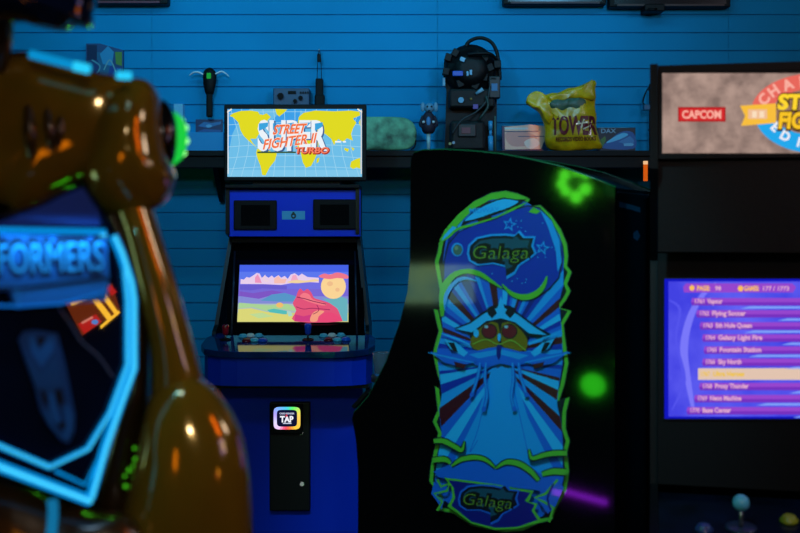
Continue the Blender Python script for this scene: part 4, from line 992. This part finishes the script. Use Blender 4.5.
# recess slats on the fender
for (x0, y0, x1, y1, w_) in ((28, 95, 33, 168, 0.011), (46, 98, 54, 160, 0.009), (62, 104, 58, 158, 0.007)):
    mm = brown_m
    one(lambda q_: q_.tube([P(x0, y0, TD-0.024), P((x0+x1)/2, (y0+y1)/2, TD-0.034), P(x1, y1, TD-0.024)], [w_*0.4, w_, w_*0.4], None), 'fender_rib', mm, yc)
# arm strut
def loft(pl, name, m, parent, dep, D):
    b_ = MB(); rings = []; seg = 24
    pl = crom(pl, 5)
    for (xa, ya, xb3, yb3) in pl:
        a_ = P(xa, ya, D); c_ = P(xb3, yb3, D); mid_ = (a_+c_)/2; h_ = (c_-a_)/2
        rings.append([b_.bm.verts.new(mid_+h_*math.cos(2*PI*k_/seg)+Vector((0, dep*math.sin(2*PI*k_/seg), 0))) for k_ in range(seg)])
    fs = []
    for A_, B_ in zip(rings, rings[1:]):
        for k_ in range(seg): fs.append(b_.bm.faces.new((A_[k_], A_[(k_+1) % seg], B_[(k_+1) % seg], B_[k_])))
    b_._set(fs, None, True); b_._set([b_.bm.faces.new(rings[0]), b_.bm.faces.new(rings[-1][::-1])], None)
    return b_.build(name, m, parent)
arm = loft([(112, 200, 150, 200), (126, 240, 161, 236), (140, 300, 180, 296), (150, 345, 192, 342), (152, 385, 203, 382), (150, 430, 210, 430)], 'arm_shell', gold_m, yc, 0.035, TD+0.03)
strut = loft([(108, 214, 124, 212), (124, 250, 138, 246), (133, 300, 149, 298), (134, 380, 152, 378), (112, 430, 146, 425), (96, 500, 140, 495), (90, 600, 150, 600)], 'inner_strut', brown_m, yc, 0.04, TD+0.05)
knee = pillow([(112, 620), (112, 560), (128, 490), (143, 425), (152, 395), (168, 380), (186, 374), (204, 382), (224, 402), (240, 430), (248, 465), (251, 500), (253, 560), (255, 640)], TD+0.02, 0.075, 0.10, gold_m, 'knee_shell', yc, 6, 14, cen=(188, 520), pw=2.2)
# overhead dark canopy
pillow([(-60, -30), (60, -30), (92, -10), (92, 12), (89, 26), (72, 25), (62, 30), (40, 27), (10, 20), (-60, 24)], 1.5, 0.05, 0.09, nvy, 'canopy', yc, 4, 8, cen=(20, -4))
one(lambda q_: q_.tube([P(2, 10, 1.56), P(4, 30, 1.57), P(-4, 66, 1.6)], [0.012, 0.013, 0.018], None, 14), 'canopy_post', brown_m, yc)
# inner recess block behind glass
ya, yb2 = 1.50, 1.585
gpA = P(0, HY, 1.47); gpB = P(133, HY, 1.57)
gdir = (gpB-gpA).normalized(); gpn = Vector((gdir.y, -gdir.x, 0))
if gpn.y > 0: gpn = -gpn
mapT = plane_map(gpA, gpn)
glass_out = [(-60, 225), (0, 217), (40, 204), (60, 193), (84, 184), (100, 205), (112, 232), (126, 268), (133, 300), (133, 372), (114, 430), (91, 503), (40, 485), (-60, 440)]
gp = one(lambda q_: q_.prism([mapT(*p) for p in glass_out], -gpn*0.05), 'display_panel', nvy, yc)
# blue wedge above the letter box
wd = one(lambda q_: q_.prism([mapT(*p)+gpn*0.0005 for p in [(-50, 228), (0, 222), (45, 205), (62, 196), (82, 188), (98, 212), (100, 226), (-50, 224)][:7]], gpn*0.003), 'upper_blue_panel', mat('blue gloss panel', (10, 48, 120), rough=0.6, spec=0.2), yc)
# letter box
lb_m = mat('letter box blue', (20, 110, 190), rough=0.7, spec=0.2)
lb = one(lambda q_: q_.prism([mapT(*p)+gpn*0.0008 for p in [(-60, 231), (104, 233), (106, 279), (104, 300), (14, 308), (8, 290), (-60, 292)]], gpn*0.012), 'letter_box', lb_m, yc)
A = Art(lambda x, y: mapT(x, y)+gpn*0.0128, gpn)
CM = lambda r, g_, b: mat('ink_%d_%d_%d' % (r, g_, b), (r, g_, b), rough=0.7, spec=0.2)
dkb = CM(6, 28, 62); brt = CM(60, 180, 240)
def tb(u, v): return (u, v)
A.poly([(-60, 236), (103, 237), (104, 272), (14, 284), (-60, 282)], CM(16, 92, 168))
A.text('TRANSFORMERS', 102, 271, 33, dkb, w=190, align='RIGHT', bold=0.09, rot=-0.03)
A.text('TRANSFORMERS', 101, 270, 29, CM(44, 150, 215), w=185, align='RIGHT', bold=0.0, rot=-0.03)
A.stroke([(-60, 288), (14, 288), (105, 277)], 3.2, dkb, 0)
for x in (36, 62, 84): A.rect(x, 233, x+0.8, 238, dkb, keep=True)
A.stroke([(14, 288), (16, 306)], 2, CM(30, 130, 200), 0)
A.build('lettering', lb, 'dark blue slanted lettering')
one(lambda q_: q_.tube([mapT(-60, 229)+gpn*0.03, mapT(100, 231.5)+gpn*0.022], 0.0035, None, 10, smooth_path=False), 'strip_light', cyan, yc)
one(lambda q_: q_.tube([mapT(-60, 303)+gpn*0.012, mapT(14, 305.5)+gpn*0.014, mapT(58, 303)+gpn*0.014, mapT(102, 291)+gpn*0.012], 0.0018, None, 8, smooth_path=False), 'strip_light', emi('dim blue strip', (14, 100, 190), 1.0), yc)
one(lambda q_: q_.ball(mapT(99, 234)+gpn*0.018, 0.0042), 'strip_end', cyan_core, yc)
# emblem
def RZ(pts_): return [(x/2.664, 200+y/2.664) for x, y in pts_]
em = one(lambda q_: q_.prism([mapT(*p)+gpn*0.0005 for p in RZ([(48, 372), (62, 350), (95, 346), (120, 350), (150, 355), (158, 385), (172, 440), (188, 520), (198, 570), (196, 615), (180, 648), (160, 640), (128, 600), (106, 560), (92, 500), (70, 440)])], gpn*0.004), 'emblem', mat('emblem blue', (14, 64, 124), rough=0.7, spec=0.2), yc, 'blue robot face emblem')
A = Art(lambda x, y: mapT(x, y)+gpn*0.0045, gpn)
eb = CM(20, 92, 165); ed = CM(5, 16, 34)
A.poly(RZ([(72, 366), (88, 360), (100, 402), (128, 362), (142, 366), (140, 400), (108, 446), (84, 410)]), eb); A.poly(RZ([(94, 366), (120, 362), (104, 396)]), ed)
A.poly(RZ([(62, 395), (76, 420), (104, 462), (146, 414), (152, 436), (164, 500), (150, 494), (128, 510), (112, 498), (94, 500), (74, 440)]), CM(14, 72, 132)); A.poly(RZ([(104, 505), (118, 512), (128, 545), (112, 540)]), ed); A.poly(RZ([(140, 510), (160, 500), (168, 535), (152, 548)]), ed)
A.poly(RZ([(126, 512), (140, 512), (150, 560), (162, 600), (140, 590), (130, 560)]), eb); A.poly(RZ([(112, 556), (126, 566), (140, 604), (160, 628), (172, 600), (166, 555), (178, 540), (190, 575), (188, 612), (176, 638), (158, 630), (130, 600)]), eb)
A.ell(*RZ([(162, 598)])[0], 3, 4, ed)
A.build('emblem_relief', em)
# light strips round the panel
def strip_l(pts_, w1, off=0.006):
    P3 = [mapT(*p)+gpn*off for p in pts_]; r_ = w1/2*1.52/F
    st_ = one(lambda q_: q_.tube(P3, r_*1.15, None, 12, smooth_path=False, flat=1.0), 'strip_light', cyan, yc)
    if w1 > 3: one(lambda q_: q_.tube([v+gpn*(r_*0.85) for v in P3], r_*0.5, None, 8, smooth_path=False), 'strip_core', cyan_core, st_)
strip_l([(112, 236), (120, 254), (129, 282), (131.5, 300), (131.5, 368), (118, 405), (104, 445), (89, 497)], 8)
strip_l([(122, 265), (125.5, 300), (125.5, 364), (108, 412), (86, 448), (48, 466), (-60, 420)], 4.5, 0.007)
strip_l([(89, 500), (60, 489), (-60, 443)], 9)
strip_l([(96, 460), (84, 484), (54, 470)], 2.2)
one(lambda q_: q_.tube([P(52, 500, 1.5), P(53, 515, 1.5), P(49, 560, 1.5)], 0.007, None, 10), 'strip_light', emi('soft cyan strip', (20, 120, 170), 0.8), yc)
# top strip lights
one(lambda q_: q_.tube([P(30, 54, 1.56), P(60, 62, 1.56), P(90, 69.5, 1.56)], 0.0062, None, 10), 'strip_light', emi('top cyan strip', (10, 150, 215), 0.9), yc)
one(lambda q_: q_.cyl(P(74, 65.8, 1.55), P(89, 69.3, 1.55), 0.0068), 'strip_light', emi('top cyan end', (40, 200, 245), 1.1), yc)
one(lambda q_: q_.cyl(P(117, 75.3, 1.56), P(131, 75.8, 1.56), 0.0058), 'strip_light', emi('top cyan end', (40, 200, 245), 1.1), yc)
# thin grey line across the panel
one(lambda q_: q_.tube([mapT(58, 308)+gpn*0.006, mapT(70, 325)+gpn*0.006, mapT(80, 341)+gpn*0.006, mapT(97, 356)+gpn*0.006, mapT(112, 377)+gpn*0.006], 0.0013, None, 8), 'cable', mat('grey line', (70, 82, 110), rough=0.4), yc)
# base
pillow([(-80, 486), (0, 478), (30, 486), (60, 500), (95, 512), (130, 520), (150, 560), (150, 640), (-80, 640)], 1.56, 0.05, 0.1, brown_m, 'lower_shell', yc, 4, 8, cen=(30, 560))
bx('pedestal', (-1.02, 1.50, 0), (-0.27, 1.72, 0.86), black, yc, 0.02)
bx('rear_body', (-1.0, 1.68, 0.855), (-0.44, 1.78, 1.5), black, yc, 0.03)
# glowing green beads imitating a reflection on the knee
bk_ = bvh_of(knee)
mk = surf_map(bk_, TD)
gpix = [(134.5, 448), (135.5, 459), (133.5, 465.5), (129, 470), (125, 476), (125.5, 486)]
one(lambda q_: [q_.ball(mk(x, y)+Vector((0, -0.001, 0)), 0.0022+0.0006*(k_ % 2)) for k_, (x, y) in enumerate(gpix)], 'green_glint_beads', emi('tiny green glints', (70, 190, 30), 1.0), yc, 'glowing beads imitating tiny green glints')

# ============================================================ LIGHTS, AND LIT THINGS ADDED FOR REFLECTIONS
def mirror(x, y, p0, nrm, dist):
    """where a real thing must stand to be seen in the glossy plane at this place, dist beyond the plane"""
    p0 = Vector(p0); nrm = Vector(nrm).normalized(); d = ray(x, y).normalized()
    h = CAM+d*((p0-CAM).dot(nrm)/d.dot(nrm)); r_ = d-2*d.dot(nrm)*nrm
    return h+r_*dist, (h-CAM).length+dist, r_
# unseen green lamp added out of view to reflect in the artwork cabinet
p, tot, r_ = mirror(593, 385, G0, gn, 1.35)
sl = one(lambda q_: q_.ball(p, 14*tot/F, None, 1.0, 0.6, 0.8), 'unseen_side_lamp', emi('unseen green lamp', (60, 255, 40), 12), yc, 'unseen green lamp')
p, tot, r_ = mirror(574, 185, G0, gn, 1.32)  # bulb cluster added out of view for the upper green reflection
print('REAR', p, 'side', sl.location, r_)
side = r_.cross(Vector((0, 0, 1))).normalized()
rl = one(lambda q_: q_.lathe(p+r_*0.03, -r_, [(0, 0.05), (0.012, 0.056), (0.02, 0.05)], None, 24), 'unseen_rear_lamp', black, yc)
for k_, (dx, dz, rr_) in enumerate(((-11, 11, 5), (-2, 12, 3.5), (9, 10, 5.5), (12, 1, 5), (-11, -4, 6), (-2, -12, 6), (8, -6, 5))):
    one(lambda q_: q_.ball(p-side*dx*tot/F*-1+Vector((0, 0, dz*tot/F)), rr_*tot/F, None, 1, 1, 1, 12), 'lamp_bulb', emi('unseen green bulb', (90, 255, 50), 22), rl)
shells = [bvh_of(o_) for o_ in (fend, barrel, arm, knee)]
def refl(x, y):
    d = ray(x, y).normalized(); best = None
    for t_ in shells:
        h = t_.ray_cast(CAM, d)
        if h[0] is not None and (best is None or h[3] < best[2]): best = (h[0], h[1], h[3])
    if best is None: return None
    nn = best[1] if best[1].dot(d) < 0 else -best[1]
    return best[0], (d-2*d.dot(nn)*nn).normalized()
# unseen violet tube added out of view to give the violet reflection streak
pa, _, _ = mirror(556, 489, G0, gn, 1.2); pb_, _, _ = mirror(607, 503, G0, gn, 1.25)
one(lambda q_: q_.tube([pa, pb_], 0.010, None, 10, smooth_path=False), 'unseen_violet_tube', emi('unseen violet tube', (170, 40, 255), 12), yc)
def reflection_source(name, center, face, w, h, m, label, cat, depth=0.12, stand=True, art=None):
    """a lit panel in a housing, added out of view as a reflection source"""
    face = Vector(face).normalized(); up_ = Vector((0, 0, 1)); side = up_.cross(face).normalized(); up_ = face.cross(side).normalized()
    t_ = thing(name, (center.x, center.y, 0), label, cat)
    b_ = MB(); c_ = center-face*0.004; hw_, hh_ = w/2+0.02, h/2+0.02
    b_.prism([c_+side*hw_+up_*hh_, c_-side*hw_+up_*hh_, c_-side*hw_-up_*hh_, c_+side*hw_-up_*hh_], -face*depth)
    b_.build('housing', black, t_)
    b_ = MB(); b_.prism([center+side*w/2+up_*h/2, center-side*w/2+up_*h/2, center-side*w/2-up_*h/2, center+side*w/2-up_*h/2], -face*0.003)
    b_.build('glow_panel', m, t_)
    if stand and center.z-h/2 > 0.1:
        q0 = center-face*depth*0.5
        one(lambda q_: (q_.cyl((q0.x, q0.y, 0.02), (q0.x, q0.y, max(0.05, center.z-hh_-0.01)), 0.03), q_.cyl((q0.x, q0.y, 0), (q0.x, q0.y, 0.02), 0.18)), 'stand', black, t_)
    return t_
# pale lit panel added out of view to reflect in the artwork cabinet's side
p, tot, r_ = mirror(436, 284, G0, gn, 2.2)
reflection_source('reflection_panel', p, -r_, 76*tot/F, 38*tot/F, emi('pale glow panel', (170, 210, 130), 7, c2=(90, 150, 150), scale=7), 'pale green lit panel added out of view for a reflection', 'display')

# lit panels added out of view for the yellow lacquer to mirror
t2 = reflection_source('reflection_panel', Vector((1.02, 1.0, 1.96)), (-1, 0.4, -0.1), 0.26, 0.42, emi('amber glow panel', (255, 150, 30), 7, c2=(255, 80, 20), scale=9), 'tall stand with amber and violet lit panels added for reflections, right of the camera', 'display', stand=False)
f_ = Vector((-1, 0.4, 0)).normalized(); sd_ = Vector((-f_.y, f_.x, 0)); cc_ = Vector((1.02, 1.0, 1.51))
b_ = MB(); b_.prism([cc_+sd_*x+Vector((0, 0, z)) for x, z in ((-.19, -.16), (.19, -.16), (.19, .16), (-.19, .16))], -f_*0.12); b_.build('housing', black, t2)
b_ = MB(); b_.prism([cc_+f_*0.004+sd_*x+Vector((0, 0, z)) for x, z in ((-.17, -.14), (.17, -.14), (.17, .14), (-.17, .14))], -f_*0.003); b_.build('glow_panel', emi('violet glow panel', (240, 225, 170), 5, c2=(90, 60, 255), scale=9), t2)
q0 = cc_-f_*0.06; one(lambda q_: (q_.cyl((q0.x, q0.y, 0.02), (q0.x, q0.y, 1.345), 0.03), q_.cyl((q0.x, q0.y, 0), (q0.x, q0.y, 0.02), 0.18)), 'stand', black, t2)
reflection_source('reflection_panel', Vector((-0.66, 0.25, 1.22)), (0.1, 1, 0.2), 0.13, 0.22, emi('small amber glow panel', (255, 150, 20), 5), 'small lit amber glow panel added out of view for reflections', 'display')  # small amber panel added out of view for the fender to mirror
# orange lit shapes added out of view, mirrored in the dark display panel
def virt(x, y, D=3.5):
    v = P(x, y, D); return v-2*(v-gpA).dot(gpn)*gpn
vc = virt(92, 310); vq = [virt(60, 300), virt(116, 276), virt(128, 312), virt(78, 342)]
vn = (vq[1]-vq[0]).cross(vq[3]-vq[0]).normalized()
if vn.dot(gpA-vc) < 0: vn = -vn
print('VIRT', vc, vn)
t = thing('added_sign', (vc.x, vc.y, vc.z), 'tilted lit orange sign added out of view for a reflection', 'sign')
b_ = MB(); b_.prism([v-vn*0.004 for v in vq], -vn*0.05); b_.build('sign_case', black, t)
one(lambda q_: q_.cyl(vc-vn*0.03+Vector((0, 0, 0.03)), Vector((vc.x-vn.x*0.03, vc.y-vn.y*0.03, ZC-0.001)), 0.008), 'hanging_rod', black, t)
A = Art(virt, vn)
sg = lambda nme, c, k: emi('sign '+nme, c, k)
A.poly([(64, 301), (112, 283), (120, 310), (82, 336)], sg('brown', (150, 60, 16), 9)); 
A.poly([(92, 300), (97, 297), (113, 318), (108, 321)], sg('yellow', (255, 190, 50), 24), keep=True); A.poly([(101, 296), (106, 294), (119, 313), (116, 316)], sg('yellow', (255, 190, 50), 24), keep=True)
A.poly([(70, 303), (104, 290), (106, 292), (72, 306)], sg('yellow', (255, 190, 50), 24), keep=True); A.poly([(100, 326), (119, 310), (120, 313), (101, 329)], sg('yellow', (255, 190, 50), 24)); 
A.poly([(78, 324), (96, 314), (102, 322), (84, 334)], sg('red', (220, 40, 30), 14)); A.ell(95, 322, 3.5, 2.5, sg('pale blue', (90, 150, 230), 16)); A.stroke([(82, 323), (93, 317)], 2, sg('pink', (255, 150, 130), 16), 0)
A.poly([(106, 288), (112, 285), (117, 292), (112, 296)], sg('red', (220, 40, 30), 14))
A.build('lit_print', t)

def area(name, loc, target, sx, sy, col, pw, shape='RECTANGLE'):
    l = bpy.data.lights.new(name, 'AREA'); l.shape = shape; l.size = sx; l.size_y = sy; l.energy = pw; l.color = col
    o_ = bpy.data.objects.new(name, l); COL.objects.link(o_); o_.location = loc
    o_.rotation_euler = (Vector(target)-Vector(loc)).to_track_quat('-Z', 'Y').to_euler(); return o_
def fixture(x0, x1, y, z, label):
    t_ = thing('ceiling_light', ((x0+x1)/2, y, z), label, 'light')
    bx('fixture_body', (x0, y-0.05, z+0.025), (x1, y+0.05, ZC-0.001), black, t_)
    one(lambda q_: q_.cyl((x0+0.02, y, z+0.012), (x1-0.02, y, z+0.012), 0.012), 'tube', emi('blue tube', (60, 160, 255), 1.5), t_)
fixture(-1.4, 1.7, 3.95, ZC-0.09, 'blue tube ceiling light near the slatted wall')
area('wall_wash', (-0.35, 3.85, ZC-0.12), (-0.35, WY, 1.9), 3.0, 0.08, (0.12, 0.74, 1.0), 6)
area('right_fill', (2.7, 1.7, ZC-0.15), (-0.4, 4.6, 1.3), 0.6, 0.5, (0.9, 0.85, 1.0), 11)
for lx, pw_ in ((-0.8, 85), (0.95, 70)):
    l = bpy.data.lights.new('wall_spot', 'SPOT'); l.energy = pw_*0.88; l.color = (0.2, 0.64, 1.0); l.spot_size = math.radians(64); l.spot_blend = 1.0; l.shadow_soft_size = 0.12
    o_ = bpy.data.objects.new('wall_spot', l); COL.objects.link(o_); o_.location = (lx, 1.98, ZC-0.12)
    o_.rotation_euler = (Vector((-0.5 if lx < 0 else 0.1, 4.7, 2.05))-o_.location).to_track_quat('-Z', 'Y').to_euler()
area('front_fill', (0.5, -1.9, ZC-0.1), (-0.4, 1.6, 1.2), 0.3, 0.3, (1.0, 0.92, 0.84), 19)
area('room_fill', (-0.6, 0.9, ZC-0.08), (0, 4.2, 1.0), 0.5, 0.3, (0.36, 0.66, 1.0), 7)
l = bpy.data.lights.new('art_spot', 'SPOT'); l.energy = 125; l.color = (0.34, 0.86, 1.0); l.spot_size = math.radians(38); l.spot_blend = 0.7; l.shadow_soft_size = 0.06  # unseen spot added to brighten the side artwork
o_ = bpy.data.objects.new('art_spot', l); COL.objects.link(o_); o_.location = (-0.15, 1.25, ZC-0.14)
o_.rotation_euler = (Vector((0.27, 2.9, 0.98))-o_.location).to_track_quat('-Z', 'Y').to_euler()
a_ = mapT(50, 231)+gpn*0.035
area('letter_box_strip', a_, mapT(50, 265), 0.14, 0.004, (0.1, 0.62, 1.0), 0.16)

w = bpy.data.worlds.new('World'); scn.world = w; w.use_nodes = True
w.node_tree.nodes['Background'].inputs[0].default_value = (0.01, 0.03, 0.08, 1); w.node_tree.nodes['Background'].inputs[1].default_value = 0.3

cam = bpy.data.cameras.new('camera'); co = bpy.data.objects.new('camera', cam); COL.objects.link(co)
co.location = CAM; co.rotation_euler = (PI/2, 0, 0)
cam.sensor_width = 36; cam.lens = 36*F/800; cam.shift_y = -(266.5-HY)/800; cam.clip_start = 0.05
cam.dof.use_dof = True; cam.dof.focus_distance = 4.0; cam.dof.aperture_fstop = 3.0
scn.camera = co
scn.view_settings.view_transform = 'Standard'; scn.view_settings.look = 'None'
scn.view_settings.gamma = 1; scn.view_settings.use_curve_mapping = False; scn.view_settings.exposure = 0
